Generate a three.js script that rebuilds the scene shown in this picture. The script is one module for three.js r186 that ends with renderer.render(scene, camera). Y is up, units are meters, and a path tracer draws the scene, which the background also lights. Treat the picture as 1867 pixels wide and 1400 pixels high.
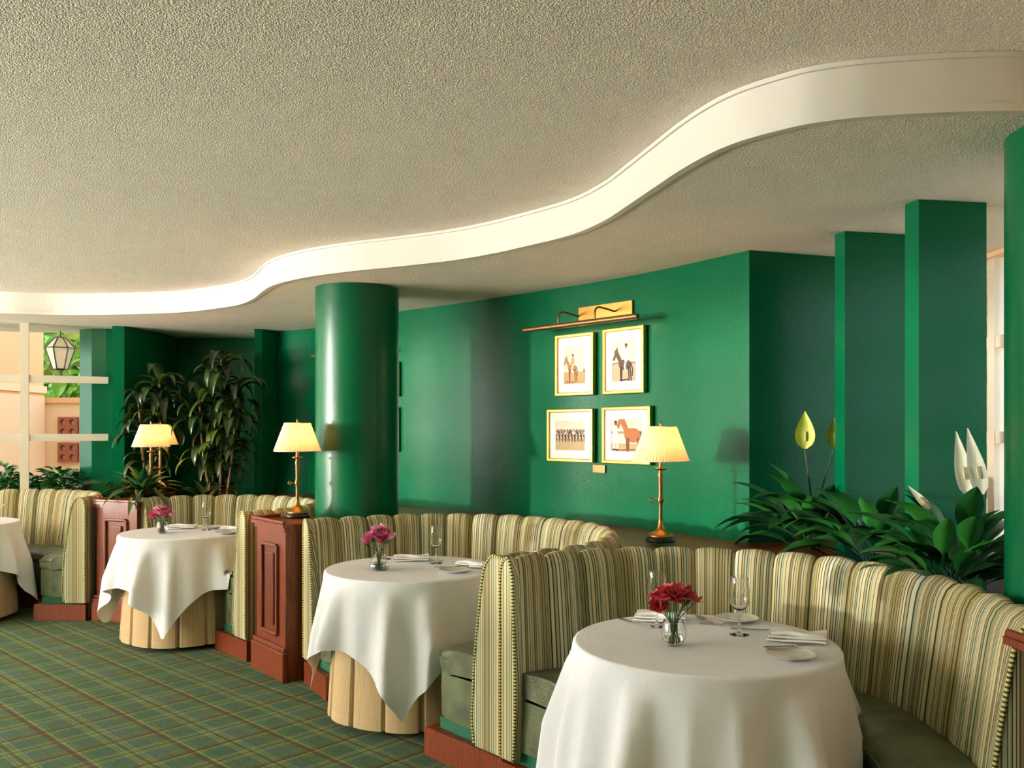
import * as THREE from 'three';
import { RectAreaLightUniformsLib } from 'three/addons/lights/RectAreaLightUniformsLib.js';
import { mergeGeometries } from 'three/addons/utils/BufferGeometryUtils.js';
import { RoundedBoxGeometry } from 'three/addons/geometries/RoundedBoxGeometry.js';

// ------------------------------------------------------------------ camera, light, exposure
// plan coordinates: X to the right, D = depth in front of the camera (three.js z = -D), metres
const scene = new THREE.Scene();
const EYE = 1.46, FOC = 1600, HOR = 785, CX = 933.5;
const camera = new THREE.PerspectiveCamera(2 * Math.atan(700 / FOC) * 180 / Math.PI, 1867 / 1400, 0.05, 120);
camera.position.set(0, EYE, 0);
camera.lookAt(0, EYE, -1);
camera.setViewOffset(1867, 1400, 0, -85, 1867, 1400);          // shift lens: verticals stay upright
const renderer = new THREE.WebGLRenderer();
renderer.toneMapping = THREE.LinearToneMapping;
renderer.toneMappingExposure = 1.0;
renderer.shadowMap.enabled = true;
RectAreaLightUniformsLib.init();

scene.background = new THREE.Color().setRGB(2.1, 2.4, 2.8);

// low sun through the side windows
const SUN_T = new THREE.Vector3(0.936, -0.032, -0.35).normalize();
const sun = new THREE.DirectionalLight(new THREE.Color().setRGB(1, 0.96, 0.90), 3.1);
sun.position.copy(SUN_T).multiplyScalar(-22).add(new THREE.Vector3(-1, 1.6, -4));
sun.target.position.set(-1, 1.6, -4);
sun.castShadow = true; sun.shadow.radius = 3.5;
sun.shadow.mapSize.set(2048, 2048);
Object.assign(sun.shadow.camera, { left: -9, right: 9, top: 6, bottom: -6, near: 0.5, far: 50 });
scene.add(sun, sun.target);

function areaLight(x, y, d, w, h, toX, toY, toD, rgb, k) {
  const l = new THREE.RectAreaLight(new THREE.Color().setRGB(...rgb), k, w, h);
  l.position.set(x, y, -d); l.lookAt(toX, toY, -toD); scene.add(l); return l;
}
areaLight(-9.8, 1.75, 1.9, 6.0, 1.25, 0, 1.75, 1.9, [0.62, 0.79, 1.0], 14.0);          // sky light of the side windows
areaLight(-9.45, 1.13, 1.9, 6.0, 0.8, -9.39, 2.13, 1.9, [1.0, 0.93, 0.86], 272.0);       // added upward fill that brightens the ceiling, in place of bounce from outside

// ------------------------------------------------------------------ helpers
let seed = 7;
const rnd = () => { seed = (seed * 1664525 + 1013904223) >>> 0; return seed / 4294967296; };
const rr = (a, b) => a + (b - a) * rnd();
const V = (x, y, z) => new THREE.Vector3(x, y, z);
const at = (px, py, d) => V((px - CX) / FOC * d, EYE - (py - HOR) / FOC * d, -d);
const onLevel = (px, py, y) => { const d = (EYE - y) * FOC / (py - HOR); return [(px - CX) / FOC * d, d]; };
const taken = {};
function numbered(n) { if (!(n in taken)) { taken[n] = 0; return n; } return n + '_' + String(++taken[n]).padStart(3, '0'); }
function shade(o) { o.traverse(c => { if (c.isMesh) { c.castShadow = true; c.receiveShadow = true; } }); return o; }
function thing(name, label, category, pos = [0, 0, 0], turn = 0, group) {
  const o = new THREE.Group(); o.name = numbered(name); o.position.set(...pos); o.rotation.y = turn;
  o.userData = { label, category }; if (group) o.userData.group = group; scene.add(o); return o;
}
function part(name, geo, mat, parent, label) {
  const m = new THREE.Mesh(geo, mat); m.name = name; m.castShadow = m.receiveShadow = true;
  if (label) m.userData.label = label; parent.add(m); return m;
}
function single(name, geo, mat, label, category, group) {
  const m = part(numbered(name), geo, mat, scene); m.userData = { label, category }; if (group) m.userData.group = group; return m;
}
function struct(name, geo, mat, parent) {
  const m = part(parent ? name : numbered(name), geo, mat, parent || scene); if (!parent) m.userData.kind = 'structure'; return m;
}
function structGroup(name) { const g = new THREE.Group(); g.name = numbered(name); g.userData.kind = 'structure'; scene.add(g); return g; }
const flat = g => { const n = g.index ? g.toNonIndexed() : g; return n; };
const join = gs => mergeGeometries(gs.map(g => { const n = flat(g); for (const k of Object.keys(n.attributes)) if (!['position', 'normal', 'uv'].includes(k)) n.deleteAttribute(k); return n; }));
const box = (w, h, d, x = 0, y = 0, z = 0, ry = 0) => { const g = new THREE.BoxGeometry(w, h, d); if (ry) g.rotateY(ry); g.translate(x, y, z); return g; };
const rbox = (w, h, d, r, x = 0, y = 0, z = 0) => { const g = new RoundedBoxGeometry(w, h, d, 2, r); g.translate(x, y, z); return g; };
const cyl = (r0, r1, h, n = 24, x = 0, y = 0, z = 0) => { const g = new THREE.CylinderGeometry(r1, r0, h, n); g.translate(x, y, z); return g; };
const lathe = (pts, n = 32) => new THREE.LatheGeometry(pts.map(p => new THREE.Vector2(p[0], p[1])), n);
const tube = (pts, r, seg = 24, rad = 8, closed = false) => new THREE.TubeGeometry(new THREE.CatmullRomCurve3(pts, closed), seg, r, rad, closed);
function slab(pts, y0, y1, holes = []) {            // plan polygon extruded upwards
  const s = new THREE.Shape(pts.map(p => new THREE.Vector2(p[0], p[1])));
  for (const h of holes) s.holes.push(new THREE.Path(h.map(p => new THREE.Vector2(p[0], p[1]))));
  const g = new THREE.ExtrudeGeometry(s, { depth: y1 - y0, bevelEnabled: false });
  g.rotateX(-Math.PI / 2); g.translate(0, y0, 0); return g;
}
function offsetLine(pts, o) {                        // offset to the right of the travel direction
  return pts.map((p, i) => {
    const a = pts[Math.max(0, i - 1)], b = pts[Math.min(pts.length - 1, i + 1)];
    const tx = b[0] - a[0], td = b[1] - a[1], l = Math.hypot(tx, td) || 1;
    return [p[0] + td / l * o, p[1] - tx / l * o];
  });
}
const wallLine = (pts, t, y0, y1) => slab([...pts, ...offsetLine(pts, -t).reverse()], y0, y1);
function smoothLine(pts, n) { return new THREE.CatmullRomCurve3(pts.map(p => V(p[0], 0, p[1])), false, 'centripetal').getPoints(n).map(p => [p.x, p.z]); }

// ------------------------------------------------------------------ textures and materials
function noiseGrid(n, cells, sd) {                   // tiling value noise
  let s = sd * 7919 + 1; const r = () => { s = (s + 0x6D2B79F5) | 0; let t = Math.imul(s ^ (s >>> 15), 1 | s); t = (t + Math.imul(t ^ (t >>> 7), 61 | t)) ^ t; return ((t ^ (t >>> 14)) >>> 0) / 4294967296; };
  const g = Float32Array.from({ length: cells * cells }, r), out = new Float32Array(n * n);
  for (let y = 0; y < n; y++) for (let x = 0; x < n; x++) {
    const fx = x / n * cells, fy = y / n * cells, ix = Math.floor(fx), iy = Math.floor(fy);
    let u = fx - ix, v = fy - iy; u = u * u * (3 - 2 * u); v = v * v * (3 - 2 * v);
    const G = (a, b) => g[((b % cells) * cells) + (a % cells)];
    out[y * n + x] = (G(ix, iy) * (1 - u) + G(ix + 1, iy) * u) * (1 - v) + (G(ix, iy + 1) * (1 - u) + G(ix + 1, iy + 1) * u) * v;
  }
  return out;
}
function dataTex(n, fn, srgb, rep) {
  const a = new Uint8Array(n * n * 4);
  for (let i = 0; i < n * n; i++) { const c = fn(i % n, Math.floor(i / n), i); a[i * 4] = c[0]; a[i * 4 + 1] = c[1]; a[i * 4 + 2] = c[2]; a[i * 4 + 3] = 255; }
  const t = new THREE.DataTexture(a, n, n); t.wrapS = t.wrapT = THREE.RepeatWrapping; t.magFilter = THREE.LinearFilter; t.minFilter = THREE.LinearMipmapLinearFilter; t.generateMipmaps = true;
  if (srgb) t.colorSpace = THREE.SRGBColorSpace; if (rep) t.repeat.set(...rep); t.needsUpdate = true; return t;
}
const g3 = v => { const c = Math.max(0, Math.min(255, v * 255)); return [c, c, c]; };
const nA = noiseGrid(1024, 400, 3), nB = noiseGrid(1024, 512, 9), nC = noiseGrid(1024, 14, 5);
const popTex = dataTex(1024, (x, y, i) => g3(Math.pow(nA[i], 1.6) * 0.7 + nB[i] * 0.45), false, [1 / 1.25, 1 / 1.25]);
const popCol = dataTex(1024, (x, y, i) => { const v = 246 - 26 * (1 - nA[i]) * nB[i] - 6 * nC[i]; return [v, v * 0.95, v * 0.885]; }, true, [1 / 1.25, 1 / 1.25]);
const mCeil = new THREE.MeshStandardMaterial({ map: popCol, bumpMap: popTex, bumpScale: 0.0036, roughness: 0.95 });
const mSoffit = mCeil;
const mTrim = new THREE.MeshStandardMaterial({ color: '#ddd6c9', roughness: 0.55 });
const mFrame = new THREE.MeshStandardMaterial({ color: '#e6d9c2', roughness: 0.6 });
const nW = noiseGrid(512, 90, 21), nW2 = noiseGrid(512, 7, 22);
const wallBump = dataTex(512, (x, y, i) => g3(nW[i] * 0.6 + nW2[i] * 0.4), false, [1 / 0.5, 1 / 0.5]);
const mGreen = new THREE.MeshPhysicalMaterial({ color: '#00603a', roughness: 0.25, specularIntensity: 0.35, bumpMap: wallBump, bumpScale: 0.0006 });
const mGreenCol = new THREE.MeshPhysicalMaterial({ color: '#005a36', specularIntensity: 0.6, roughness: 0.3, bumpMap: wallBump, bumpScale: 0.0003 });
// mahogany
const nG = noiseGrid(512, 8, 31), nG2 = noiseGrid(512, 120, 32);
const woodTex = dataTex(512, (x, y, i) => {
  const s = Math.sin((x / 512 * 26 + nG[i] * 3.2) * Math.PI * 2) * 0.5 + 0.5, k = 0.72 + 0.28 * s * 0.55 + 0.16 * (nG2[(y >> 4) * 512 + x] - 0.5);
  return [128 * k + 8, 53 * k + 3, 15 * k + 2];
}, true, [1.6, 0.8]);
const mWood = new THREE.MeshPhysicalMaterial({ map: woodTex, roughness: 0.38, clearcoat: 0.15, clearcoatRoughness: 0.25 });
const mWoodPanel = new THREE.MeshPhysicalMaterial({ map: woodTex, color: '#e9d2c4', roughness: 0.3, clearcoat: 0.4, clearcoatRoughness: 0.25 });
// striped upholstery, u in metres across the stripes
function stripeTex(sd, dark) {
  const W = 1024, H = 32, a = new Uint8Array(W * H * 4); let s = sd; const r = () => { s = (s * 1103515245 + 12345) >>> 0; return (s >>> 8) / 16777216; };
  const cols = [[216, 206, 168], [204, 192, 144], [186, 172, 120], [162, 148, 96], [222, 216, 188], [176, 178, 142], [146, 130, 82], [194, 190, 154], [208, 194, 148]];
  const darks = [[58, 66, 42], [74, 62, 30], [52, 78, 66], [96, 72, 34], [44, 58, 44]];
  let x = 0, k = 0;
  while (x < W) {
    const thin = k++ % 2 === 1, w = Math.round(thin ? 4 + r() * 7 : 12 + r() * 22), pal = thin ? darks : cols, c = pal[Math.floor(r() * pal.length)];
    for (let i = x; i < Math.min(W, x + w); i++) for (let j = 0; j < H; j++) {
      const n = 0.9 + 0.16 * r(), o = (j * W + i) * 4; a[o] = Math.min(255, c[0] * n); a[o + 1] = Math.min(255, c[1] * n); a[o + 2] = Math.min(255, c[2] * n); a[o + 3] = 255;
    }
    x += w;
  }
  const t = new THREE.DataTexture(a, W, H); t.wrapS = t.wrapT = THREE.RepeatWrapping; t.magFilter = THREE.LinearFilter; t.minFilter = THREE.LinearMipmapLinearFilter; t.generateMipmaps = true;
  t.colorSpace = THREE.SRGBColorSpace; t.repeat.set(1 / 0.42, 1 / 0.03); t.needsUpdate = true; return t;
}
const mStripe = new THREE.MeshPhysicalMaterial({ map: stripeTex(11), roughness: 0.9, sheen: 0.3, sheenRoughness: 0.6, side: THREE.DoubleSide });
const mStripeCap = new THREE.MeshPhysicalMaterial({ map: stripeTex(29), roughness: 0.9, sheen: 0.3, sheenRoughness: 0.6 });
const weltTex = dataTex(64, (x, y) => (x % 32 < 14 ? [58, 62, 34] : [206, 194, 126]), true, [60, 1]);
const mWelt = new THREE.MeshStandardMaterial({ map: weltTex, roughness: 0.9 });
// leather
const nL = noiseGrid(512, 12, 41), nL2 = noiseGrid(512, 110, 42);
const leaTex = dataTex(512, (x, y, i) => { const k = 0.72 + 0.42 * nL[i] + 0.14 * nL2[i]; return [86 * k, 94 * k, 66 * k]; }, true, [1.4, 1.4]);
const leaBump = dataTex(512, (x, y, i) => g3(nL2[i] * 0.5 + nL[i] * 0.5), false, [1.4, 1.4]);
const mLeather = new THREE.MeshPhysicalMaterial({ map: leaTex, bumpMap: leaBump, bumpScale: 0.0015, roughness: 0.4, clearcoat: 0.15, clearcoatRoughness: 0.4, side: THREE.DoubleSide });
const mToe = new THREE.MeshStandardMaterial({ color: '#0b5a3c', roughness: 0.8, side: THREE.DoubleSide });
// linen
const nK = noiseGrid(512, 256, 51), nK2 = noiseGrid(512, 9, 52);
const linBump = dataTex(512, (x, y, i) => g3(nK[i] * 0.4 + nK2[i] * 0.6), false, [2, 2]);
const mLinen = new THREE.MeshStandardMaterial({ color: '#f0eef0', roughness: 0.9, side: THREE.DoubleSide, bumpMap: linBump, bumpScale: 0.002 });
const mNapkin = new THREE.MeshStandardMaterial({ color: '#f4f0e8', roughness: 0.9, side: THREE.DoubleSide });
const skirtTex = dataTex(128, (x, y) => { const k = (x % 16 < 5 ? 0.8 : 1) * (y % 16 < 3 ? 0.94 : 1); return [212 * k, 182 * k, 136 * k]; }, true, [14, 14]);
const mSkirt = new THREE.MeshStandardMaterial({ map: skirtTex, roughness: 0.95, side: THREE.DoubleSide });
// carpet tartan
function tartan() {
  const N = 1024, M = 0.76, band = new Float32Array(N * 4);      // r g b strength, one sett = 0.38 m twice
  const put = (c, w, col, a) => { for (const o of [0, 0.38]) for (let i = -Math.ceil(w / M * N); i <= w / M * N; i++) { const x = ((Math.round((c + o) / M * N) + i) % N + N) % N; band.set([...col, a], x * 4); } };
  for (let i = 0; i < N; i++) band.set([74, 112, 62, 0.4], i * 4);
  put(0.10, 0.045, [58, 96, 66], 0.45); put(0.27, 0.04, [66, 102, 84], 0.45); put(0.19, 0.03, [78, 124, 62], 0.5);
  put(0.0, 0.011, [84, 46, 22], 0.8); put(0.022, 0.0035, [176, 168, 64], 0.85); put(-0.028, 0.003, [112, 84, 40], 0.6);
  put(0.155, 0.003, [150, 136, 104], 0.6); put(0.172, 0.0025, [168, 150, 62], 0.6); put(0.19, 0.005, [70, 52, 34], 0.6); put(0.208, 0.0025, [168, 150, 62], 0.6); put(0.225, 0.003, [158, 140, 120], 0.6);
  put(0.30, 0.003, [110, 70, 40], 0.5);
  const nz = noiseGrid(N, 256, 61);
  return dataTex(N, (x, y, i) => {
    const a = band.subarray(x * 4, x * 4 + 4), b = band.subarray(y * 4, y * 4 + 4), t = b[3] / (a[3] + b[3]), n = 0.73 + 0.46 * nz[i];
    return [0, 1, 2].map(k => Math.min(255, (a[k] * (1 - t) + b[k] * t) * n));
  }, true, [1 / M, 1 / M]);
}
const carpetBump = dataTex(512, (x, y, i) => g3(nK[i]), false, [6, 6]);
const mCarpet = new THREE.MeshStandardMaterial({ map: tartan(), bumpMap: carpetBump, bumpScale: 0.003, roughness: 1 });
const mBrass = new THREE.MeshStandardMaterial({ color: '#b98a45', metalness: 1, roughness: 0.32 });
const mBrassDark = new THREE.MeshStandardMaterial({ color: '#8a6a42', metalness: 0.9, roughness: 0.42 });
const mGold = new THREE.MeshStandardMaterial({ color: '#cda552', metalness: 0.85, roughness: 0.32 });
const mSteel = new THREE.MeshStandardMaterial({ color: '#b9b9b7', metalness: 1, roughness: 0.22 });
const mBlack = new THREE.MeshStandardMaterial({ color: '#17130f', roughness: 0.3 });
const mGlass = new THREE.MeshPhysicalMaterial({ color: '#ffffff', transmission: 1, roughness: 0.02, thickness: 0.004, ior: 1.45 });
const mPane = new THREE.MeshPhysicalMaterial({ color: '#ffffff', transmission: 1, roughness: 0.0, thickness: 0, ior: 1.45 });
const mWater = new THREE.MeshPhysicalMaterial({ color: '#eef4ee', transmission: 1, roughness: 0.02, thickness: 0.03, ior: 1.33 });
const mChina = new THREE.MeshPhysicalMaterial({ color: '#f4efe6', roughness: 0.25, clearcoat: 0.5 });
const leafMat = (c, r = 0.42) => new THREE.MeshPhysicalMaterial({ color: c, roughness: r, side: THREE.DoubleSide, transmission: 0.0, clearcoat: 0.2, clearcoatRoughness: 0.35 });
const mLilyA = leafMat('#1c5a24'), mLilyB = leafMat('#2f7a2c'), mLilyC = leafMat('#174a24'), mDracA = leafMat('#2b4418', 0.36), mDracB = leafMat('#52661e', 0.36), mDracC = leafMat('#1d3314', 0.36);
const mBush = leafMat('#2f6b28', 0.5), mBushB = leafMat('#7cab48', 0.5), mStem = leafMat('#3c5a24', 0.6), mSpathe = leafMat('#f0ead2', 0.6), mSpatheG = leafMat('#c8cf4a', 0.6), mSpadix = leafMat('#d9cf9a', 0.8);
const mSoil = new THREE.MeshStandardMaterial({ color: '#2a1d14', roughness: 1 });
const mPeach = new THREE.MeshStandardMaterial({ color: '#f0b47c', roughness: 0.9 });
const mPeachLt = new THREE.MeshStandardMaterial({ color: '#f5cb9c', roughness: 0.9 });
const mTerra = new THREE.MeshStandardMaterial({ color: '#a8563a', roughness: 0.9 });
const mBark = new THREE.MeshStandardMaterial({ color: '#8a6a4c', roughness: 1 });

// ------------------------------------------------------------------ the setting
const UP = 2.57, LOW = 2.40, LEDGE = 0.875;
// carpet, laid diagonally
{
  const g = new THREE.BoxGeometry(13.4, 0.06, 13.2); g.translate(-3.9, -0.03, -3.2);
  const p = g.attributes.position, uv = g.attributes.uv, c = 0.727, s = -0.687;
  for (let i = 0; i < p.count; i++) { const x = p.getX(i), d = -p.getZ(i); uv.setXY(i, x * c + d * s, -x * s + d * c); }
  struct('floor', g, mCarpet);
}
struct('ceiling', slab([[2.8, -3.2], [2.8, 5.3], [2.1, 5.0], [1.3, 4.7], [-0.6, 7.5], [-1.7, 8.6], [-2.0, 9.1], [-3.6, 9.1], [-3.7, 8.6], [-4.7, 8.35], [-10.2, 5.8], [-10.2, -3.2]], UP, UP + 0.1), mCeil);
// wavy dropped soffit
const fasPix = [[400, 562], [440, 555.5], [467, 545], [488, 529], [507, 519], [561, 506], [641, 495], [721, 487], [828, 475], [900, 463], [960, 450], [1050, 427.5], [1110, 402], [1155, 373.5], [1200, 343.5], [1260, 304.5], [1320, 273], [1367, 255.5], [1420, 241], [1474, 228.7], [1554, 218], [1635, 212], [1742, 207], [1867, 206]];
const fas = smoothLine([[-9.9, 4.3], [-8.3, 5.4], [-7.05, 6.2], [-5.9, 6.75], [-5.0, 7.0], ...[[0, 571], [112, 574], [225, 573], [337, 569], ...fasPix].map(([x, y]) => onLevel(x, y, LOW)), [1.95, 2.68], [2.55, 2.85]], 260);
struct('ceiling_soffit', slab([...fas, [2.8, 3.0], [2.8, 5.3], [2.1, 5.0], [1.3, 4.7], [-0.6, 7.5], [-1.7, 8.6], [-2.0, 9.1], [-3.6, 9.1], [-3.7, 8.6], [-4.7, 8.35], [-9.9, 5.95]], LOW, UP - 0.002), mSoffit);
function ribbon(line, o0, o1, y0, y1) { return slab([...offsetLine(line, o0), ...offsetLine(line, o1).reverse()], y0, y1); }
{
  const t = structGroup('trim_1');
  part('fascia_board', ribbon(fas, 0.0, 0.018, LOW + 0.022, UP - 0.014), mTrim, t);
  part('lower_bead', ribbon(fas, -0.004, 0.026, LOW - 0.004, LOW + 0.022), mTrim, t);
  part('upper_bead', ribbon(fas, 0.0, 0.03, UP - 0.016, UP - 0.001), mTrim, t);
}
// curved green wall
const wallPix = [[574, 598], [640, 584], [727, 568], [800, 558], [900, 543.5], [1000, 528], [1100, 512], [1200, 493], [1300, 471], [1366, 456]];
const wallPts = smoothLine([onLevel(507, 604, LOW), ...wallPix.map(([x, y]) => onLevel(x, y, LOW))], 80);
struct('wall_back', wallLine(wallPts, 0.12, 0, UP), mGreen);
struct('wall_return', slab([[1.242, 4.572], [1.747, 4.74], [2.06, 4.845], [2.03, 4.945], [1.72, 4.84], [1.20, 4.665]], 0, UP), mGreen);
struct('wall_corner', slab([[2.06, 4.845], [2.7, 5.1], [2.67, 5.2], [2.03, 4.945]], 0, UP), mPeachLt);
// dark recess on the far side with its blade
struct('wall_recess', slab([[-3.38, 8.9], [-2.37, 8.9], [-2.37, 8.30], [-2.2, 8.34], [-2.0, 8.5], [-2.2, 9.05], [-3.38, 9.05]], 0, UP), mGreen);
struct('wall_recess_end', slab([[-3.585, 7.87], [-3.49, 7.9], [-3.38, 8.4], [-3.38, 9.05], [-3.5, 9.05], [-3.5, 8.5]], 0, UP), mGreen);
// sides behind and beside the camera, with windows
function windowWall(name, p0, p1, y0, y1, cols, rows, wallMat, barCols) {
  const dx = p1[0] - p0[0], dd = p1[1] - p0[1], L = Math.hypot(dx, dd), g = structGroup(name);
  g.position.set(p0[0], 0, -p0[1]); g.rotation.y = Math.atan2(dd, dx);
  const T = 0.12;
  part('sill_wall', box(L, y0, T, L / 2, y0 / 2, 0), wallMat, g);
  if (y1 < UP - 0.01) part('header', box(L, UP - y1, T, L / 2, (UP + y1) / 2, 0), wallMat, g);
  part('window_sill', box(L, 0.03, 0.2, L / 2, y0 + 0.015, 0), mFrame, g);
  const xs = barCols || Array.from({ length: cols + 1 }, (_, i) => L * i / cols), ys = rows;
  for (const x of xs) if (!barCols || x < 6.5) part('mullion', box(0.068, y1 - y0 - 0.03, 0.06, Math.min(L - 0.034, Math.max(0.034, x)), (y0 + y1) / 2 + 0.015, 0), mFrame, g);
  for (const y of ys) part('muntin', box(L, 0.062, 0.045, L / 2, y, 0), mFrame, g);
  const yy = [y0, ...ys, y1];
  for (let i = 0; i + 1 < xs.length; i++) for (let j = 0; j + 1 < yy.length; j++)
    part('pane', box(xs[i + 1] - xs[i], yy[j + 1] - yy[j], 0.004, (xs[i] + xs[i + 1]) / 2, (yy[j] + yy[j + 1]) / 2, 0), mPane, g);
  return g;
}
const wDir = [0.908, 0.419];   // along the far window
const wEnd = [-3.66, 7.955], wStart = [wEnd[0] - wDir[0] * 6.98, wEnd[1] - wDir[1] * 6.98];
const mullX = 6.98 - 0.665;
windowWall('window_1', wStart, wEnd, 0.80, LOW, 4, [1.40, 1.915], mGreen, [0.034, 0.8, 1.59, 2.38, 3.16, 3.95, 4.74, 5.53, mullX, 6.96]);
windowWall('window_2', [-10, 5.03], [-10, -1.1], 1.08, 2.47, 6, [1.54, 2.0], mPeachLt);
struct('wall_rear', box(12.8, UP, 0.12, -3.66, UP / 2, 3.06), mGreen);
struct('wall_left', box(0.12, UP, 1.9, -10, UP / 2, 2.05), mGreen);
struct('wall_right', box(0.12, UP, 4.9, 2.64, UP / 2, 0.55), mPeachLt);
windowWall('window_4', [2.58, 1.9], [2.58, 5.06], 0.80, 2.375, 3, [1.425, 1.93], mPeachLt, [0.034, 0.95, 1.86, 2.775, 3.126]);

// ------------------------------------------------------------------ green columns and blades
function column(px, d, R, label) {
  const c = thing('green_column', label, 'column', [px, 0, -d]);
  part('shaft', lathe([[R + 0.0, 0], [R, LOW - 0.001]], 64), mGreenCol, c);
}
column(-1.028, 5.83, 0.274, 'round dark green column behind the table lamp on the panelled pilaster');
column(1.85, 2.74, 0.274, 'round green column beside the peace lilies and the end of the banquette');
function blade(pts, label) { return single('green_pier', slab(pts, 0, LOW - 0.001), mGreen, label, 'pier', 'green blade piers'); }
blade([[1.551, 4.215], [1.567, 4.13], [1.95, 4.215], [1.934, 4.30]], 'green flat pier between the wall corner and the wider lily planting');
blade([[1.632, 3.645], [1.652, 3.564], [1.955, 3.615], [1.938, 3.695]], 'green flat pier behind the white pointed lily blooms');
blade([[-2.378, 8.10], [-2.315, 8.13], [-2.225, 8.295], [-2.36, 8.295]], 'narrow green pier at the end of the dark recess behind the tall plants');
blade([[-4.02, 8.16], [-3.87, 8.08], [-3.64, 8.12], [-3.64, 8.24], [-3.98, 8.26]], 'green pier standing outside the paned window');

// ------------------------------------------------------------------ banquettes
function makePath(c, R, a0, a1, pre = 0, post = 0, bend = 0) {   // from the near left end round the back to the right end
  const pts = [], r = Math.PI / 180, n = 400;
  const P = a => [c[0] + R * Math.cos(a * r), c[1] + R * Math.sin(a * r)];
  if (pre) { const p = P(a0), t = [-Math.sin(a0 * r), Math.cos(a0 * r)]; for (let i = 0; i < 30; i++) { const k = pre * (1 - i / 30); pts.push([p[0] + t[0] * k, p[1] + t[1] * k]); } }
  for (let i = 0; i <= 150; i++) pts.push(P(a0 + (a1 - a0) * i / 150));
  if (post) { const p = P(a1); let h = a1 - 90; let q = p.slice(); for (let i = 1; i <= 40; i++) { h += -bend / 40; q = [q[0] + Math.cos(h * r) * post / 40, q[1] + Math.sin(h * r) * post / 40]; pts.push(q); } }
  const curve = new THREE.CatmullRomCurve3(pts.map(p => V(p[0], 0, p[1])));
  curve.arcLengthDivisions = 600;
  const L = curve.getLength(), out = [];
  return { L, at(u) { const p = curve.getPointAt(Math.min(1, Math.max(0, u / L))), t = curve.getTangentAt(Math.min(1, Math.max(0, u / L))); return { x: p.x, d: p.z, tx: t.x, td: t.z, nx: t.z, nd: -t.x }; } };
}
const OUT = 0.042;                                   // half thickness outside the crest line
const BACK = [[0.115, 0.38], [0.112, 0.46], [0.103, 0.54], [0.092, 0.62], [0.08, 0.70], [0.068, 0.78], [0.058, 0.84], [0.048, 0.885], [0.032, 0.92], [0.008, 0.942], [-0.014, 0.943], [-0.032, 0.925], [-OUT, 0.89], [-OUT, 0.80], [-OUT, 0.45], [-OUT, 0.02]];
const bNorm = BACK.map((p, i) => { const a = BACK[Math.max(0, i - 1)], b = BACK[Math.min(BACK.length - 1, i + 1)]; const x = b[0] - a[0], y = b[1] - a[1], l = Math.hypot(x, y); return [y / l, -x / l]; });
const bLen = BACK.map((p, i) => i); for (let i = 0, s = 0; i < BACK.length; i++) { if (i) s += Math.hypot(BACK[i][0] - BACK[i - 1][0], BACK[i][1] - BACK[i - 1][1]); bLen[i] = s; }
function endStep(t, e) { return t < 0.2 ? e * (1 - Math.cos(t / 0.2 * Math.PI / 2)) : t > 0.8 ? 1 - e * (1 - Math.cos((1 - t) / 0.2 * Math.PI / 2)) : e + (1 - 2 * e) * (t - 0.2) / 0.6; }
function sweep(path, u0, u1, nu, prof, fn) {         // prof: [s, y]; fn(point index, u) -> extra along profile normal
  const pos = [], uv = [], idx = [], m = prof.length;
  for (let i = 0; i <= nu; i++) {
    const u = nu === 60 ? u0 + (u1 - u0) * endStep(i / nu, 0.13 / (u1 - u0)) : u0 + (u1 - u0) * i / nu, q = path.at(u);
    for (let j = 0; j < m; j++) { const [s, y, v] = fn(j, u, i / nu); pos.push(q.x + q.nx * s, y, -(q.d + q.nd * s)); uv.push(u, v); }
  }
  for (let i = 0; i < nu; i++) for (let j = 0; j + 1 < m; j++) { const a = i * m + j, b = a + m; idx.push(a, a + 1, b, b, a + 1, b + 1); }
  const g = new THREE.BufferGeometry(); g.setAttribute('position', new THREE.Float32BufferAttribute(pos, 3)); g.setAttribute('uv', new THREE.Float32BufferAttribute(uv, 2)); g.setIndex(idx); g.computeVertexNormals(); return g;
}
const CUSH = [[0.085, 0.40], [0.09, 0.47], [0.15, 0.492], [0.22, 0.498], [0.29, 0.494], [0.345, 0.48], [0.368, 0.46], [0.378, 0.445], [0.378, 0.41], [0.368, 0.39], [0.346, 0.386]];
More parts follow.
